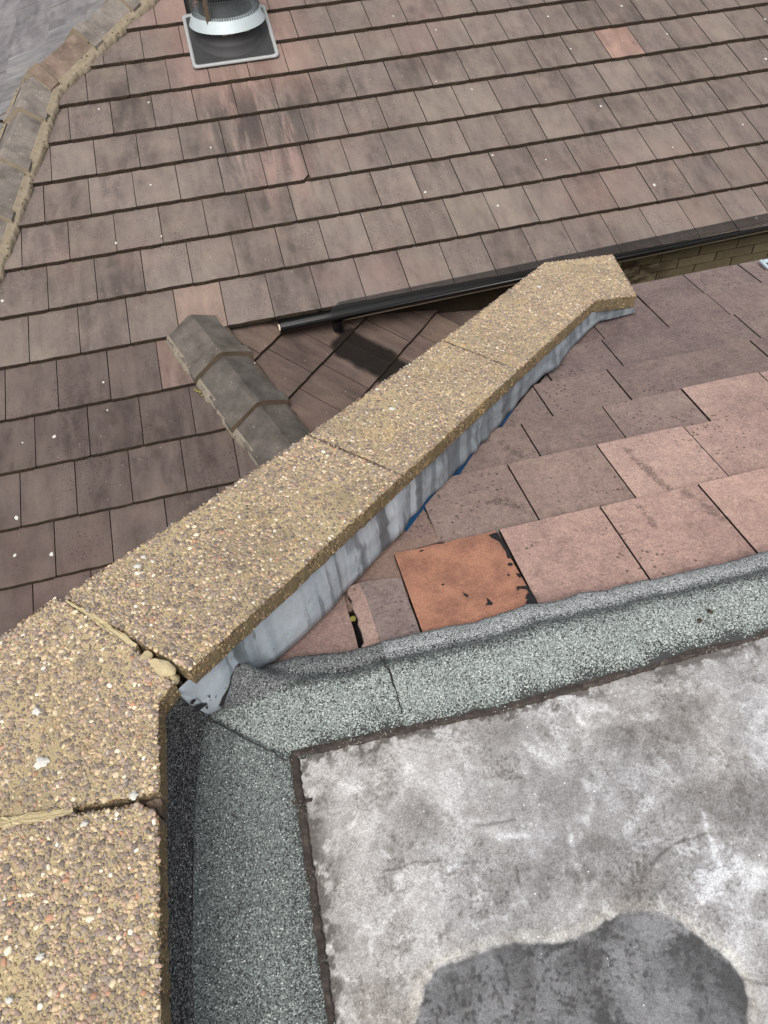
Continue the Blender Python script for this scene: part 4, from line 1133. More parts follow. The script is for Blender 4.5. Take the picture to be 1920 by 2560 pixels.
ga_ = me.attributes.new('grit', 'FLOAT', 'POINT'); ga_.data.foreach_set('value', np.clip(grit * (1 - 0.3 * damp), 0, 1).astype(np.float32).ravel())
gd_ = me.attributes.new('damp', 'FLOAT', 'POINT'); gd_.data.foreach_set('value', damp.astype(np.float32).ravel())
me.materials.append(M_DECK)
link('deck', me, flat)

def felt_grid(name, P3, mat, parent, wear=None):
    """P3: array nu x nv x 3"""
    nu, nv = P3.shape[:2]
    me = mesh_from(name, P3.reshape(-1, 3), grid_faces(nu, nv), [mat], True)
    at = me.attributes.new('wear', 'FLOAT', 'POINT')  # worn edges, and the painted shade of the fold
    at.data.foreach_set('value', (np.zeros(nu * nv) if wear is None else wear.reshape(-1)).astype(np.float32))
    sol = None
    return link(name, me, parent)
def wob(n_, s_, seed, k=9):
    r_ = np.random.default_rng(seed); return np.convolve(r_.normal(0, 1, n_ + k - 1), np.ones(k) / k, 'valid') * s_
# --- left strip beside the coping: inner edge, cant, upstand
def xb(y): return -0.3445 + (y - 0.187) * 0.0914         # foot of the upstand
mit_out, mit_in = onz((505, 1785), ZF + 0.03), onz((735, 1903), ZF)
yy = np.r_[np.linspace(-2.6, -0.1, 24), np.linspace(-0.06, 0.80, 120)]
nu = len(yy)
prof = [0.0, 0.08, 0.25, 0.45, 0.65, 0.8, 0.9, 0.96, 1.0]
rows_ = []
wj = wob(nu, 0.006, 61); wj2 = wob(nu, 0.010, 62, 15)
for i, y in enumerate(yy):
    xin = -0.112 - 0.012 * (0.59 - y) + wj[i] * 0.5
    xo = xb(y)
    # the end of the strip is cut on the mitre line
    r_ = []
    for t in prof:
        x = xin + (xo - xin) * t
        z = ZF + 0.004 + 0.020 * t + 0.010 * max(0, (t - 0.75) / 0.25) ** 2 + 0.0025 * math.sin(y * 9 + t * 5)
        ymit = mit_in[1] + (mit_out[1] - mit_in[1]) * min(1.0, max(0.0, (mit_in[0] - x) / (mit_in[0] - mit_out[0])))
        r_.append((x, min(y, ymit), z))
    rows_.append(r_)
P3 = np.array(rows_)
wear = np.zeros(P3.shape[:2]); wear[:, 0] = 0.7; wear[:, 1] = 0.12; wear[:, 4] = 0.05
felt_grid('felt_strip', P3[:, ::-1], M_FELT_DARK, flat, wear[:, ::-1])['label'] = 'darker green grey felt strip beside the coping'
# upstand: from the foot up under the coping; at its far end it fans out towards the lead
foot_px = [(486, 2557), (481, 2250), (482, 2080), (490, 1990), (500, 1880), (510, 1830), (521, 1788)]
foot = [onz(q, ZF + 0.034) for q in foot_px]
foot = [np.array([xb(-2.6), -2.6, ZF + 0.034])] + foot
top_px = [(418, 2557), (408, 2250), (402, 2080), (398, 1990), (396, 1880), (400, 1770), (437, 1728)]
tt = np.linspace(0, 1, 110)
A = lerp_line(foot, tt)
B_ = np.stack([np.interp(A[:, 1], [-3, 0.17, 0.48, 0.66, 0.72], [-0.50, -0.352, -0.338, -0.330, -0.300]), A[:, 1], np.full(len(tt), -1.284)], -1)
endfoot = A[-1].copy(); tip = on((438, 1730), HB, HB @ PB0 - 0.03)
far = sstep(0.60, 0.745, A[:, 1])[:, None]
B_ = B_ * (1 - far) + tip * far
rows_ = []
for s_ in (0, 0.04, 0.10, 0.2, 0.35, 0.5, 0.7, 0.85, 1.0):
    q = A * (1 - s_) + B_ * s_
    q[:, 0] -= 0.020 * math.sin(math.pi * s_) * (1 - far[:, 0]) + 0.0
    q = q + np.stack([wob(110, 0.002, int(s_ * 100) + 3), np.zeros(110), np.zeros(110)], -1)
    rows_.append(q)
P3 = np.stack(rows_, 1)
wear = np.zeros(P3.shape[:2])
felt_grid('felt_upstand', P3, M_FELT_BARE, flat, wear)['label'] = 'black worn felt upstand under the coping'
# seam along the strip
# --- front strip, two lengths with a lap
inner = [(-0.110, 0.592), (0.35, 0.588), (0.80, 0.600), (1.30, 0.612), (3.6, 0.64)]
out_px = [(652, 1668), (700, 1653), (780, 1643), (850, 1634), (949, 1606), (1047, 1587), (1122, 1570), (1180, 1558), (1238, 1543), (1290, 1526), (1313, 1517), (1345, 1514), (1394, 1506), (1446, 1488), (1470, 1483), (1510, 1480), (1545, 1468), (1600, 1456), (1660, 1445), (1700, 1436), (1800, 1413), (1920, 1381)]
outp = [onM(q, 0.010) for q in out_px]
OX = np.array([p[0] for p in outp]); OY = np.array([p[1] for p in outp])
def outer_y(x):
    return np.interp(x, np.r_[OX, 3.6], np.r_[OY, 0.845])
def front(x0, x1, mat, name, seed, lift, left_cut=None, nu_=None, label=None):
    nu_ = nu_ or int((x1 - x0) / 0.007)
    xs = np.linspace(x0, x1, nu_)
    ts = np.array([0, 0.05, 0.15, 0.3, 0.45, 0.56, 0.61, 0.66, 0.70, 0.74, 0.78, 0.84, 0.90, 0.96, 1.0, 1.0])
    wi = wob(nu_, 0.008, seed); wo_ = wob(nu_, 0.003, seed + 1) + wob(nu_, 0.0012, seed + 2, 3); wc = wob(nu_, 0.05, seed + 3, 41)
    fold = vnoise(xs, xs * 0, 6.0, seed + 9) - .5
    rows_ = []
    for i, x in enumerate(xs):
        yi = np.interp(x, [p[0] for p in inner], [p[1] for p in inner]) + wi[i]
        yo = outer_y(x) + wo_[i]
        r_ = []
        zM = CM - KM * yo + 0.011 + lift
        for j, t in enumerate(ts):
            y = yi + (yo - yi) * t
            crest = ZF + 0.012 + lift + 0.004 * fold[i]
            if t <= 0.60: z = ZF + 0.004 + lift + (crest - ZF - 0.004) * (t / 0.60) ** 0.8
            elif t <= 0.78:
                u = (t - 0.60) / 0.18; e = u * u * (3 - 2 * u); zz = CM - KM * y + 0.011 + lift + 0.004 * (fold[i] + .5)
                z = crest * (1 - e) + zz * e
            else: z = CM - KM * y + 0.011 + lift + 0.004 * (fold[i] + .5) + 0.006 * math.sin((t - 0.78) / 0.22 * 3.14159)
            if j == len(ts) - 1: z -= 0.009
            xx = x
            if left_cut is not None and i < 60:
                xl = left_cut(y); xx = x + max(0.0, (xl - xs[0])) * (1 - i / 60.0)
            z += 0.0016 * math.sin(x * 31 + t * 7 + seed)
            r_.append((xx, y, z))
        rows_.append(r_)
    P3 = np.array(rows_)
    wear = np.zeros(P3.shape[:2])
    pn = np.clip(fbm(xs * 3, xs * 0, 4, seed + 30, 3) - 0.45, 0, 1)
    wear[:, 0] = 0.85; wear[:, 1] = 0.25 + pn * 1.4; wear[:, 2] = pn * 0.7
    wear[:, 5] = 0.08; wear[:, 6:10] = 0.30; wear[:, 10] = 0.2; wear[:, 11:] = -0.05  # barer, darker band paints the shade of the fold into the felt
    o = felt_grid(name, P3, mat, flat, wear)
    o.data.materials.append(M_FELT_GREY if lift else M_FELT_GREYD)
    o.data.polygons.foreach_set('material_index', np.tile(np.r_[np.zeros(9), np.ones(len(ts) - 10)].astype(np.int32), nu_ - 1))
    if label: o['label'] = label
    return o
mslope = (mit_out[0] - mit_in[0]) / (mit_out[1] - mit_in[1])
def cutL(y): 
    x = mit_in[0] + mslope * (y - mit_in[1])
    return max(x, mit_out[0])
lapx = float(onz((990, 1720), ZF + 0.02)[0])
f1 = front(float(mit_out[0]), lapx + 0.02, M_FELT, 'felt_strip', 301, 0.0, lambda y: cutL(y) if y < mit_out[1] else mit_out[0] + (y - mit_out[1]) * 0.55, None, 'short length of pale green felt at the corner')
f2 = front(lapx, 3.5, M_FELT, 'felt_strip', 401, 0.004, lambda y: lapx - 0.06 * (y - 0.6) / 0.25 + 0.0, None, 'long length of pale green felt along the tiled edge')
# corner of the felt turned up against the lead, with a black cut edge
def r5(x, y): return (x * 0.5787, 1280 + y * 0.5787)
fl_px = [r5(950, 845), r5(965, 815), r5(985, 765), r5(1005, 710), r5(1022, 668), r5(1035, 657), r5(1075, 655), r5(1092, 668), r5(1120, 680)]
V = []
NLF = len(fl_px)
topp = []
for j, q in enumerate(fl_px):
    perp = -0.012 if j > 2 else -0.02
    topp.append(on(q, HB, HB @ PB0 + perp))
topp = np.array(topp)
botm = np.array([onz((556, 1780), ZF + 0.012), onz((585, 1775), ZF + 0.009), onz((620, 1765), ZF + 0.008), onz((655, 1752), ZF + 0.008), onz((690, 1738), ZF + 0.007), onz((720, 1722), ZF + 0.006), onz((748, 1705), ZF + 0.004), onM((770, 1682), -0.004), onM((770, 1646), 0.006)])
rows_ = []
for s_ in np.linspace(0, 1, 9):
    q = topp * (1 - s_) + botm * s_
    q[:, 2] -= 0.018 * math.sin(math.pi * s_)
    rows_.append(q)
felt_grid('felt_corner', np.stack(rows_, 1)[::-1], M_FELT_GREYD, flat)['label'] = 'grey felt corner turned up against the lead'
V = []
for j in range(6):
    p = topp[j]; d = np.array([-0.006, 0.002, 0.001]) * (1.0 if j < 5 else 0.4)
    V += [p + d * 1.2 - up3 * 0.002, p + d * 0.3 + up3 * 0.004, p + np.array([0.003, 0, -0.006])]
part('felt_cut_edge', V, grid_faces(6, 3), [M_TAR], flat, True)

# bitumen bead between felt and deck
def bead(path, w, h, seed, name):
    P = lerp_line(path, np.linspace(0, 1, 700)); n_ = len(P)
    w1, w2 = wob(n_, 0.002, seed, 5) , wob(n_, 0.0012, seed + 1, 1) + wob(n_, 0.003, seed + 5, 30) + wob(n_, 0.004, seed + 2, 25)
    V = []
    for i in range(n_):
        d = P[min(i + 1, n_ - 1)] - P[max(i - 1, 0)]; d /= np.linalg.norm(d) + 1e-9; s_ = np.array([d[1], -d[0], 0])
        for t, z in ((-1.0, 0.003), (-0.55, h), (-0.1, h * 0.7), (0.25, h), (0.7, h * 0.45), (1.0, -0.0045)):
            ww = w * t + (w1[i] if t < 0 else w2[i]) * abs(t)
            V.append(P[i] + s_ * ww + up3 * (z + rng.normal(0, 0.0005)))
    return part(name, V, grid_faces(n_, 6), [M_BIT], flat, True)
zb = ZF + 0.003
bead([(-0.112, 0.600, zb), (0.35, 0.584, zb), (0.80, 0.596, zb), (1.30, 0.608, zb), (3.4, 0.636, zb)], 0.0085, 0.006, 501, 'bitumen_seam')
bead([(-0.150, -2.6, zb), (-0.126, 0.0, zb), (-0.117, 0.3, zb), (-0.108, 0.594, zb)], 0.0085, 0.006, 511, 'bitumen_seam')
# thin mitre seam and lap seam
def seam(px, z0, w=0.0016, name='felt_seam'):
    P = lerp_line([onz(q, z0(q) if callable(z0) else z0) for q in px], np.linspace(0, 1, 40)); wv = wob(40, 0.003, int(px[0][0]), 3); V = []
    for i, p in enumerate(P):
        d = P[min(i + 1, 39)] - P[max(i - 1, 0)]; d /= np.linalg.norm(d) + 1e-9; s_ = np.array([d[1], -d[0], 0])
        V += [p + s_ * (wv[i] - w) , p + s_ * wv[i] + up3 * 0.0025, p + s_ * (wv[i] + w)]
    return part(name, V, grid_faces(40, 3), [M_TAR], flat, True)
seam([(524, 1800), (570, 1822), (640, 1860), (715, 1903)], lambda q: ZF + 0.030 - 0.024 * (q[0] - 524) / 191)
seam([(951, 1640), (966, 1668), (990, 1722), (1007, 1782)], lambda q: ZF + 0.021 - 0.012 * (q[1] - 1640) / 142, 0.0018)
joint_px = [(730, 2000), (760, 1998), (782, 1994), (780, 2004), (758, 2009), (732, 2012)]
V = [onz(q, ZF + 0.003) for q in joint_px]; c = np.mean(V, 0) + up3 * 0.003
part('bitumen_drip', V + [c], [(j, (j + 1) % 6, 6) for j in range(6)], [M_BIT], flat, True)
for q, sz, lab in (((1776, 1529), 0.008, 'dark crumpled leaf scrap, farther of two on the green felt strip'), ((1750, 1551), 0.007, 'dark flat scrap, nearer of two on the green felt strip')):
    c = onz(q, ZF + 0.022); r_ = np.random.default_rng(int(q[0])); k = 11
    V = [c + np.array([math.cos(a * 6.283 / k) * sz * r_.uniform(.5, 1.2), math.sin(a * 6.283 / k) * sz * r_.uniform(.5, 1.0), r_.uniform(-0.004, 0.004)]) for a in range(k)] + [c + up3 * 0.004, c - up3 * 0.004]
    o = part('leaf_scrap', V, [(a, (a + 1) % k, k) for a in range(k)] + [((a + 1) % k, a, k + 1) for a in range(k)], [M_EDGE], None)
    o['label'] = lab; o['category'] = 'leaf scrap'; o['kind'] = 'thing'; o['group'] = 'scraps lying on the felt'
# flat-roof body below
bm = bmesh.new(); box_bm(bm, (-0.34, -3.0, -6.5), AX, (3.8, 3.75, 6.5 + ZF - 0.012)); bm_part('roof_body', bm, [M_RENDER], flat)

# ------------------------------------------------------------------ parapet wall with pebble-faced coping
wall = empty('parapet_wall', (-0.2, 0.9, -6.5), 'parapet wall capped with pebble faced coping stones, turning and raking down along the low roof', 'parapet wall')
TH = 0.058
PAL = np.array([lin(c)[:3] for c in ((118, 100, 94), (104, 92, 90), (132, 120, 112), (150, 132, 116), (184, 158, 120), (206, 186, 148), (222, 208, 180), (82, 76, 76), (70, 68, 72), (186, 150, 124), (160, 128, 112), (196, 170, 128), (140, 132, 126), (234, 226, 212), (176, 118, 84))])
PAL = PAL * 0.80 + PAL.mean(1, keepdims=True) * 0.20; PAL = (PAL * 0.74 + PAL.mean(0) * 0.26) * np.array([1.07, 1.05, 1.0])
PW_ = np.array([.15, .13, .13, .12, .09, .06, .03, .08, .05, .05, .06, .06, .07, .012, .02]); PW_ /= PW_.sum()
def ico(sub):
    bm = bmesh.new(); bmesh.ops.create_icosphere(bm, subdivisions=sub, radius=1.0)
    v = np.array([x.co[:] for x in bm.verts]); f = np.array([[w.index for w in t.verts] for t in bm.faces]); bm.free(); return v, f
ICO = {1: ico(1), 2: ico(2)}
def pebbles(name, P, N, T, size, parent, sub, dark=None, seed=0, embed=0.25, flat_=0.55):
    """P points, N normals, T tangents (n x 3) -> one mesh of separate pebbles with a colour each"""
    r_ = np.random.default_rng(seed); n_ = len(P)
    bv, bf = ICO[sub]; m_ = len(bv)
    a = r_.uniform(0, 6.283, n_); S = np.cross(N, T)
    t1 = T * np.cos(a)[:, None] + S * np.sin(a)[:, None]; t2 = np.cross(N, t1)
    sa = size * r_.uniform(0.8, 1.25, n_); sb = size * r_.uniform(0.62, 1.0, n_); sc = size * flat_ * r_.uniform(0.7, 1.2, n_)
    defo = 1 + r_.normal(0, 0.11, (n_, m_))
    L = bv[None] * defo[..., None]
    V = (P - N * (sc * embed)[:, None])[:, None, :] + L[..., 0:1] * (t1 * sa[:, None])[:, None] + L[..., 1:2] * (t2 * sb[:, None])[:, None] + L[..., 2:3] * (N * sc[:, None])[:, None]
    Fa = (bf[None] + (np.arange(n_) * m_)[:, None, None]).reshape(-1, 3)
    col = PAL[r_.choice(len(PAL), n_, p=PW_)] * r_.uniform(0.82, 1.15, (n_, 1))
    if dark is not None: col = col * dark
    me = bpy.data.meshes.new(name); V = V.reshape(-1, 3).astype(np.float32)
    me.vertices.add(len(V)); me.vertices.foreach_set('co', V.ravel())
    me.loops.add(Fa.size); me.loops.foreach_set('vertex_index', Fa.astype(np.int32).ravel())
    me.polygons.add(len(Fa)); me.polygons.foreach_set('loop_start', np.arange(0, Fa.size, 3, dtype=np.int32))
    me.polygons.foreach_set('use_smooth', np.ones(len(Fa), bool)); me.update(calc_edges=True)
    ca = me.color_attributes.new('tone', 'FLOAT_COLOR', 'POINT')
    ca.data.foreach_set('color', np.concatenate([np.repeat(col, m_, 0), np.ones((n_ * m_, 1))], 1).astype(np.float32).ravel())
    me.materials.append(M_PEB)
    return link(name, me, parent, None, True)
def scatter(poly2, spacing, seed):
    r_ = np.random.default_rng(seed); P = np.array(poly2); lo, hi = P.min(0), P.max(0)
    nx_, ny_ = int((hi[0] - lo[0]) / spacing) + 2, int((hi[1] - lo[1]) / (spacing * .866)) + 2
    i, j = np.meshgrid(np.arange(nx_), np.arange(ny_), indexing='ij')
    x = lo[0] + (i + 0.5 * (j % 2)) * spacing; y = lo[1] + j * spacing * .866
    x = (x + r_.uniform(-.38, .38, x.shape) * spacing).ravel(); y = (y + r_.uniform(-.38, .38, y.shape) * spacing).ravel()
    k = in_poly(x, y, poly2); return x[k], y[k]
def coping_stone(poly, topn, topc, sub, spacing, seed, label, side_sub=1):
    """poly: plan outline (list of xy), the top plane topn.x = topc, vertical sides TH deep"""
    ztop = lambda x, y: (topc - topn[0] * x - topn[1] * y) / topn[2]
    pts = [np.array([x, y, ztop(x, y)]) for x, y in poly]
    ring = poly_resample(pts, 0.014, 0.0012)
    n_ = len(ring); c = np.mean(pts, 0)
    area = sum(poly[i][0] * poly[(i + 1) % len(poly)][1] - poly[(i + 1) % len(poly)][0] * poly[i][1] for i in range(len(poly)))
    ccw = area > 0
    V, rows_ = [], []
    def inset(k, amt):
        a, b = ring[k - 1], ring[(k + 1) % n_]; d = b - a; d = d / (np.linalg.norm(d) + 1e-9)
        nn = np.array([-d[1], d[0], 0]) * (1 if ccw else -1); return nn * amt
    for lev, ins_ in ((0, 0.006), (-0.0045, 0.0012), (-0.02, 0.0), (-0.042, 0.0), (-TH, 0.002)):
        for k in range(n_):
            p = ring[k] + inset(k, ins_); p = np.array([p[0], p[1], ztop(p[0], p[1]) + lev - 0.0006])
            if lev not in (0, -TH): p = p + rng.normal(0, 0.0008, 3)
            V.append(p)
    Fc = [tuple(range(n_)) if ccw else tuple(range(n_))[::-1]]
    for l_ in range(4):
        for k in range(n_):
            a, b = l_ * n_ + k, l_ * n_ + (k + 1) % n_
            q = (a, a + n_, b + n_, b); Fc.append(q if ccw else q[::-1])
    last = tuple(4 * n_ + k for k in range(n_)); Fc.append(last[::-1] if ccw else last)
    o = part('coping_stone', V, Fc, [M_MATRIX], wall)
    o['label'] = label
    # pebbles on the top
    x, y = scatter(poly, spacing, seed)
    r_ = np.random.default_rng(seed + 1)
    keep = r_.random(len(x)) < 0.96 * (1 - 0.42 * sstep(0.56, 0.68, fbm(x, y, 8.0, seed % 97, 4))); x, y = x[keep], y[keep]
    P = np.stack([x, y, ztop(x, y)], -1); N = np.repeat((np.array(topn) / np.linalg.norm(topn))[None], len(x), 0)
    T = np.repeat(np.array([[1.0, 0, -topn[0] / topn[2]]]), len(x), 0); T /= np.linalg.norm(T, axis=1)[:, None]
    size = spacing * 0.50 * np.clip(r_.lognormal(0, 0.30, len(x)), 0.45, 2.0)
    pebbles('pebbles', P, N, T, size, o, sub, None, seed + 2)
    # small pebbles filling the gaps
    x, y = scatter(poly, spacing * 0.8, seed + 30); k = r_.random(len(x)) < 0.42; x, y = x[k], y[k]
    P = np.stack([x, y, ztop(x, y)], -1); N = np.repeat((np.array(topn) / np.linalg.norm(topn))[None], len(x), 0); T = np.repeat(T[:1], len(x), 0)
    pebbles('pebble_chips', P, N, T, spacing * 0.30 * r_.uniform(0.6, 1.2, len(x)), o, 1, None, seed + 32)
    # sides
    Ps, Ns, Ts = [], [], []
    for i in range(len(pts)):
        a, b = pts[i], pts[(i + 1) % len(pts)]; d = b - a; L = np.linalg.norm(d)
        k = int(L * TH / (spacing * 0.95) ** 2 * 1.2)
        if k < 1: continue
        t = r_.random(k); w = r_.random(k) ** 1.1
        q = a + d[None] * t[:, None]; q = q - up3[None] * (w * (TH - 0.006) + 0.002)[:, None]
        h = np.array([d[0], d[1], 0]); h /= np.linalg.norm(h); nn = np.array([h[1], -h[0], 0]) * (1 if ccw else -1)
        Ps.append(q); Ns.append(np.repeat(nn[None], k, 0)); Ts.append(np.repeat(h[None], k, 0))
    Ps, Ns, Ts = map(np.concatenate, (Ps, Ns, Ts))
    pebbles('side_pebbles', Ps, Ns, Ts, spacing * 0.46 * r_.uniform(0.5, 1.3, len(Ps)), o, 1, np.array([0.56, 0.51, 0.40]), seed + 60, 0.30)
    return o
zA = -1.22
nz = np.array([0, 0, 1.0])
def A2(q): return tuple(onz(q, zA)[:2])
jr, jl = np.array([-0.3153, 0.4850]), np.array([-0.650, 0.515])
corner = [tuple(jr), (-0.3082, 0.6423), (-0.2781, 0.678), tuple(onz((345, 1625), zA)[:2]), (-0.4900, 0.9215), (-0.4957, 0.9282), (-0.5979, 0.8613), (-0.650, 0.825), tuple(jl)]
sA1 = coping_stone(corner[::-1], nz, zA, 2, 0.0067, 900, 'angled corner coping stone where the parapet turns')
gapA = np.array([0, -0.009])
st2 = [tuple(jr + gapA + np.array([-0.030, 0])), tuple(jl + gapA), (-0.672, -0.235), (-0.348, -0.262), (-0.3255, 0.30), tuple(jr + gapA + np.array([-0.004, -0.028]))]
sA2 = coping_stone(st2, nz, zA - 0.003, 2, 0.0067, 940, 'nearest coping stone at the lower left of the photo')
sA3 = coping_stone([(-0.349, -0.272), (-0.673, -0.245), (-0.70, -1.0), (-0.378, -1.02)], nz, zA - 0.002, 1, 0.0115, 980, 'coping stone behind the viewer along the left parapet')
# raking stones
def B2(q): return tuple(onB(q)[:2])
def off(p, v): return (p[0] + v[0], p[1] + v[1])
d2 = DB[:2] / np.linalg.norm(DB[:2])
j1o, j1i = np.array(B2((770, 1086))), np.array(B2((1007, 1187)))
j2o, j2i = np.array(B2((1105, 850))), np.array(B2((1296, 924)))
S1 = [B2((472, 1677)), tuple(j1i - d2 * 0.003), tuple(j1o - d2 * 0.003), B2((160, 1487))]
S2 = [tuple(j1i + d2 * 0.003), tuple(j2i - d2 * 0.003), tuple(j2o - d2 * 0.003), tuple(j1o + d2 * 0.003)]
S3 = [tuple(j2i + d2 * 0.003), B2((1489, 750)), B2((1592, 738)), B2((1532, 636)), B2((1362, 656)), tuple(j2o + d2 * 0.003)]
sB1 = coping_stone(S1, NB, CB, 2, 0.0067, 1000, 'first raking coping stone, just past the corner gap')
sB2 = coping_stone(S2, NB, CB, 1, 0.0067, 1040, 'middle raking coping stone with one white spot')
sB3 = coping_stone(S3, NB, CB, 1, 0.0069, 1080, 'last raking coping stone with a kinked end')
# white lichen patches on the coping
def patch(parent, q, rad, plane):
    c = onz(q, zA) if plane == 'A' else onB(q); N = nz if plane == 'A' else NB / np.linalg.norm(NB)
    T = np.array([1.0, 0, -N[0] / N[2]]); T /= np.linalg.norm(T); S = np.cross(N, T); k = 22; V = []
    r_ = np.random.default_rng(int(q[0] * 7 + q[1]))
    for rr_, h in ((1.0, 0.0015), (0.75, 0.0042), (0.4, 0.0050)):
        w_ = 1 + 0.22 * r_.normal(0, 1, k)
        for a in range(k):
            an = a * 6.283 / k; V.append(c + T * math.cos(an) * rad * 0.8 * rr_ * w_[a] + S * math.sin(an) * rad * 0.66 * rr_ * w_[a] + N * (h + r_.normal(0, .0006)))
    V.append(c + N * 0.005)
    Fc = [(l_ * k + a, l_ * k + (a + 1) % k, (l_ + 1) * k + (a + 1) % k, (l_ + 1) * k + a) for l_ in range(2) for a in range(k)] + [(2 * k + a, 2 * k + (a + 1) % k, 3 * k) for a in range(k)]
    part('lichen_patch', V, Fc, [M_WHITE], parent, True)
patch(sA1, (92, 1779), 0.0105, 'A'); patch(sA1, (103, 1906), 0.014, 'A'); patch(sA1, (335, 1990), 0.010, 'A'); patch(sA2, (212, 2060), 0.007, 'A'); patch(sA2, (25, 2500), 0.007, 'A'); patch(sA2, (102, 2392), 0.008, 'A')
patch(sB1, (345, 1417), 0.010, 'B'); patch(sB1, (360, 1394), 0.007, 'B'); patch(sB2, (980, 1023), 0.011, 'B'); patch(sB3, (1348, 718), 0.012, 'B')

# mortar in the joints
def joint(poly3, depth, mat, seed, name='mortar_joint'):
    r_ = np.random.default_rng(seed); ring = poly_resample([np.array(p) for p in poly3], 0.006, 0.0012); n_ = len(ring); c = np.mean(ring, 0)
    V = [p + up3 * r_.normal(0, 0.001) for p in ring] + [p - up3 * depth for p in ring] + [c * 0.5 + p * 0.5 + up3 * r_.normal(0.001, 0.0012) for p in ring] + [c]
    Fc = [(k, (k + 1) % n_, (k + 1) % n_ + n_, k + n_) for k in range(n_)] + [(k, k + 2 * n_, (k + 1) % n_ + 2 * n_, (k + 1) % n_) for k in range(n_)] + [(k + 2 * n_, 3 * n_, (k + 1) % n_ + 2 * n_) for k in range(n_)]
    bm = bmesh.new(); vv = [bm.verts.new(tuple(q)) for q in V]
    for f in Fc:
        try: bm.faces.new([vv[i] for i in f])
        except ValueError: pass
    return bm_part(name, bm, [mat], wall)
def cj(x, y, dz=0.0): return onz((x * 480 / 1659, 1440 + y * 480 / 1659), zA + dz)
joint([cj(560, 205, .001), cj(640, 235, .001), cj(740, 300, .004), cj(860, 350, .004), cj(960, 430, .002), cj(1060, 490, .001), cj(1185, 590, -.002), cj(1165, 645, -.004), cj(1060, 580, -.001), cj(960, 500, .001), cj(870, 440, .001), cj(770, 355, .001), cj(650, 270, .0), cj(580, 230, 0)], 0.03, M_MORTC, 31)
joint([np.r_[jl + np.array([0.0, 0.0]), zA + .002], np.r_[jl * .55 + jr * .45 + np.array([0, .001]), zA + .002], np.r_[jl * .42 + jr * .58, zA - .004], np.r_[jl * .42 + jr * .58 + gapA, zA - .006], np.r_[jl * .55 + jr * .45 + gapA * 1.6, zA + .001], np.r_[jl + gapA * 1.6, zA + .001]], 0.03, M_MORTC, 33)
joint([np.r_[jl * .42 + jr * .58, zA - .022], np.r_[jr + np.array([.004, 0]), zA - .024], np.r_[jr + gapA + np.array([-.01, 0]), zA - .026], np.r_[jl * .42 + jr * .58 + gapA, zA - .024]], 0.03, M_MORTB, 34)
joint([np.r_[jr + np.array([-0.028, -0.006]), zA - .014], np.r_[jr + np.array([-.003, -0.004]), zA - .020], np.r_[jr + gapA + np.array([-.003, -.022]), zA - .030], np.r_[jr + gapA + np.array([-.020, -.010]), zA - .018]], 0.03, M_MORTB, 35)
for ja, jb in ((j1o, j1i), (j2o, j2i)):
    z_ = lambda p: (CB - NB[0] * p[0] - NB[1] * p[1])
    e_ = d2 * 0.0035
    joint([np.r_[ja - e_, z_(ja) - .003], np.r_[jb - e_, z_(jb) - .006], np.r_[jb + e_, z_(jb) - .006], np.r_[ja + e_, z_(ja) - .003]], 0.04, M_MORTB, int(ja[0] * 100) + 50)
# dark filling deep in the corner gap
joint([onz((300, 1600), zA - .035), onz((350, 1625), zA - .04), onz((420, 1680), zA - .045), onz((455, 1705), zA - .045), onz((425, 1725), zA - .045), onz((330, 1650), zA - .04)], 0.02, M_MORTB, 37)
# loose mortar lumps lying in the gap
def lump(q, z, size, sq, seed, label, rot=0.6):
    bm = bmesh.new(); bmesh.ops.create_icosphere(bm, subdivisions=3, radius=1.0)
    r_ = np.random.default_rng(seed); dirs = r_.normal(0, 1, (9, 3)); dirs /= np.linalg.norm(dirs, axis=1)[:, None]; lim = r_.uniform(0.62, 0.9, 9)
    for v in bm.verts:
        p = np.array(v.co[:])
        for d_, l_ in zip(dirs, lim):
            e = p @ d_
            if e > l_: p = p - d_ * (e - l_)
        v.co = Vector(p * np.array(sq) + r_.normal(0, 0.018, 3))
    c = onz(q, z)
    me = bpy.data.meshes.new('mortar_lump'); bm.to_mesh(me); bm.free(); me.materials.append(M_MORTC)
    o = link('mortar_lump', me, None, Matrix.Translation(Vector(c)) @ Matrix.Rotation(rot, 4, 'Z') @ Matrix.Diagonal((size, size, size, 1)))
    o['label'] = label; o['category'] = 'mortar lump'
    return o
lump((407, 1668), zA + 0.002, 0.022, (1.35, 0.72, 0.75), 5, 'large cream lump of loose mortar in the gap beside the corner coping stone', -0.75)
lump((366, 1640), zA + 0.000, 0.0125, (1.0, 0.8, 0.8), 8, 'small cream mortar crumb just left of the large lump in the coping gap', 0.2)
lump((428, 1700), zA - 0.018, 0.018, (0.9, 0.7, 0.9), 12, 'darker mortar lump lowest in the coping gap, above the lead', 0.4)

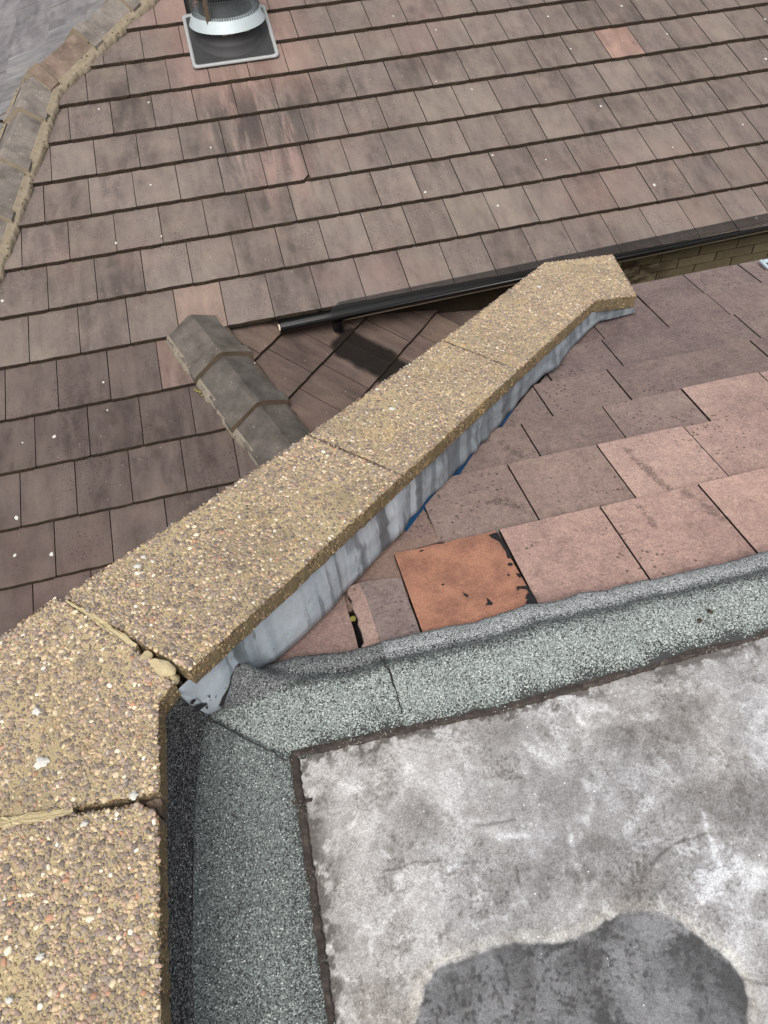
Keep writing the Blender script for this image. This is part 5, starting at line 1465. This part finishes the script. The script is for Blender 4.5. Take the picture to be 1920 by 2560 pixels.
# masonry below the copings
def shrink(poly, amts):
    P = [np.array(p, float) for p in poly]; n_ = len(P)
    area = sum(P[i][0] * P[(i + 1) % n_][1] - P[(i + 1) % n_][0] * P[i][1] for i in range(n_)); sg = 1 if area > 0 else -1
    am = [amts] * n_ if np.isscalar(amts) else amts; L = []
    for i in range(n_):
        a, b = P[i], P[(i + 1) % n_]; d = (b - a) / np.linalg.norm(b - a); L.append((a + np.array([-d[1], d[0]]) * sg * am[i], d))
    out = []
    for i in range(n_):
        (p, d), (q, e) = L[i - 1], L[i]; den = d[0] * e[1] - d[1] * e[0]
        out.append(q if abs(den) < 0.15 else p + d * (((q - p)[0] * e[1] - (q - p)[1] * e[0]) / den))
    return out
def core(poly, topn, topc, ins=0.05, name='wall_core'):
    ztop = lambda x, y: (topc - topn[0] * x - topn[1] * y) / topn[2] - TH - 0.001
    pp = shrink(poly, ins)
    bm = bmesh.new(); a = [bm.verts.new((p[0], p[1], ztop(*p))) for p in pp]; b = [bm.verts.new((p[0], p[1], -6.5)) for p in pp]; n_ = len(a)
    bm.faces.new(a); bm.faces.new(b[::-1])
    for j in range(n_): bm.faces.new((a[j], b[j], b[(j + 1) % n_], a[(j + 1) % n_]))
    bm_part(name, bm, [M_RENDER], wall)
core([(jr[0] - .065, jr[1]), (jr[0] - .06, .63), (-0.40, 0.80), (-0.50, 0.90), (-0.62, .80), tuple(jl + np.array([.02, 0]))], nz, zA, 0.0); core([(jr[0] - .07, jr[1] - .01), tuple(jl + np.array([.02, -.01])), (-0.65, -0.235), (-0.43, -0.262)], nz, zA, 0.0); core(S1, NB, CB, [.06, 0, .02, 0.02]); core(S2, NB, CB, [.06, 0, .02, 0]); core(S3, NB, CB, [.06, .06, .03, .03, .03, 0])
core([(-0.43, -0.272), (-0.66, -0.245), (-0.68, -1.0), (-0.46, -1.02)], nz, zA, 0.0)

# lead flashing along the raking wall: dressed down onto the tiles, wavy free edge
bot_px = [(446, 1735), (476, 1761), (521, 1787), (548, 1775), (575, 1730), (610, 1690), (660, 1668), (689, 1650), (752, 1596), (833, 1518), (868, 1470), (905, 1437), (943, 1395), (1007, 1331), (1024, 1297), (1049, 1278), (1072, 1243), (1110, 1215), (1143, 1175), (1163, 1156), (1178, 1135), (1194, 1127), (1198, 1107), (1217, 1098), (1229, 1078), (1253, 1054), (1263, 1035), (1284, 1018), (1306, 989), (1323, 967), (1342, 953), (1359, 936), (1391, 919), (1423, 872), (1469, 826), (1498, 803), (1527, 797), (1588, 780)]
HBP0 = HB @ PB0
bots, tops = [], []
inner_edge = [np.array(S1[0]), np.array(S1[1]), np.array(S2[1]), np.array(S3[1]), np.array(S3[2])]
def on_inner(p):  # nearest point on the coping's inner edge, moved 18 mm under it
    best = None
    for a, b in zip(inner_edge[:-1], inner_edge[1:]):
        d = b - a; L = np.linalg.norm(d); d = d / L; t = np.clip((p - a) @ d, 0 if a is not inner_edge[0] else -0.2, L); q = a + d * t
        nn = np.array([-d[1], d[0]]); e = np.linalg.norm(p - q)
        if best is None or e < best[0] - 1e-6: best = (e, q + nn * 0.018)
    return best[1]
for i, q in enumerate(bot_px):
    if i < 3: b = on(q, HB, HBP0 - 0.022)
    elif i < 6: b = on(q, HB, HBP0 - 0.018)
    else: b = onM(q, 0.012)
    t = on_inner(b[:2]); zt = CB - NB[0] * t[0] - NB[1] * t[1] - TH + 0.004
    bots.append(b); tops.append(np.r_[t, zt])
bots, tops = np.array(bots), np.array(tops)
tp = np.linspace(0, 1, 220); ip = np.linspace(0, 1, len(bots))
Bq = np.stack([np.interp(tp, ip, bots[:, k]) for k in range(3)], -1); Tq = np.stack([np.interp(tp, ip, tops[:, k]) for k in range(3)], -1)
rows_ = []
for s_ in np.linspace(0, 1, 9):
    q = Tq * (1 - s_ ** 1.0) + Bq * s_
    bul = 0.005 * math.sin(s_ * 3.14) * (vnoise(tp, tp * 0 + s_, 26, 77) - 0.3) * 2 + 0.006 * s_ ** 3 * (vnoise(tp, tp * 0, 40, 78) - .5)
    q = q + HB[None] * bul[:, None]; rows_.append(q)
for r__ in rows_:
    r__ += HB[None] * (0.0035 * (np.arange(220) > 127))[:, None]          # second sheet of lead lapped over the first
rows_.append(Bq - HB[None] * 0.004 - up3[None] * 0.003)
part('lead_flashing', np.stack(rows_, 1).reshape(-1, 3), grid_faces(220, 10), [M_LEAD], wall, True)
# tar smears low on the lead
def lp(x, y): return on((380 + x * 420 / 1659, 1550 + y * 420 / 1659), HB, HBP0 - 0.0155)
for L in ([(400, 850), (440, 845), (480, 825), (540, 820), (550, 835), (520, 850), (500, 865), (470, 890), (430, 880)], [(370, 830), (385, 800), (410, 780), (438, 782), (420, 805), (400, 835)], [(555, 745), (566, 740), (570, 765), (560, 770)], [(530, 855), (548, 850), (550, 875), (536, 880)], [(570, 785), (582, 788), (578, 800)], [(620, 770), (634, 730), (630, 765)],
          [(655, 850), (690, 760), (730, 700), (760, 640), (790, 560), (800, 560), (760, 690), (720, 790), (700, 860)]):
    P_ = np.array([lp(x, y) for x, y in L]); c = P_.mean(0)
    part('tar_smear', list(P_) + [p + HB * 0.0012 for p in (P_ * .9 + c * .1)], [(j, (j + 1) % len(L), (j + 1) % len(L) + len(L), j + len(L)) for j in range(len(L))] + [tuple(range(len(L), 2 * len(L)))], [M_TAR], wall)
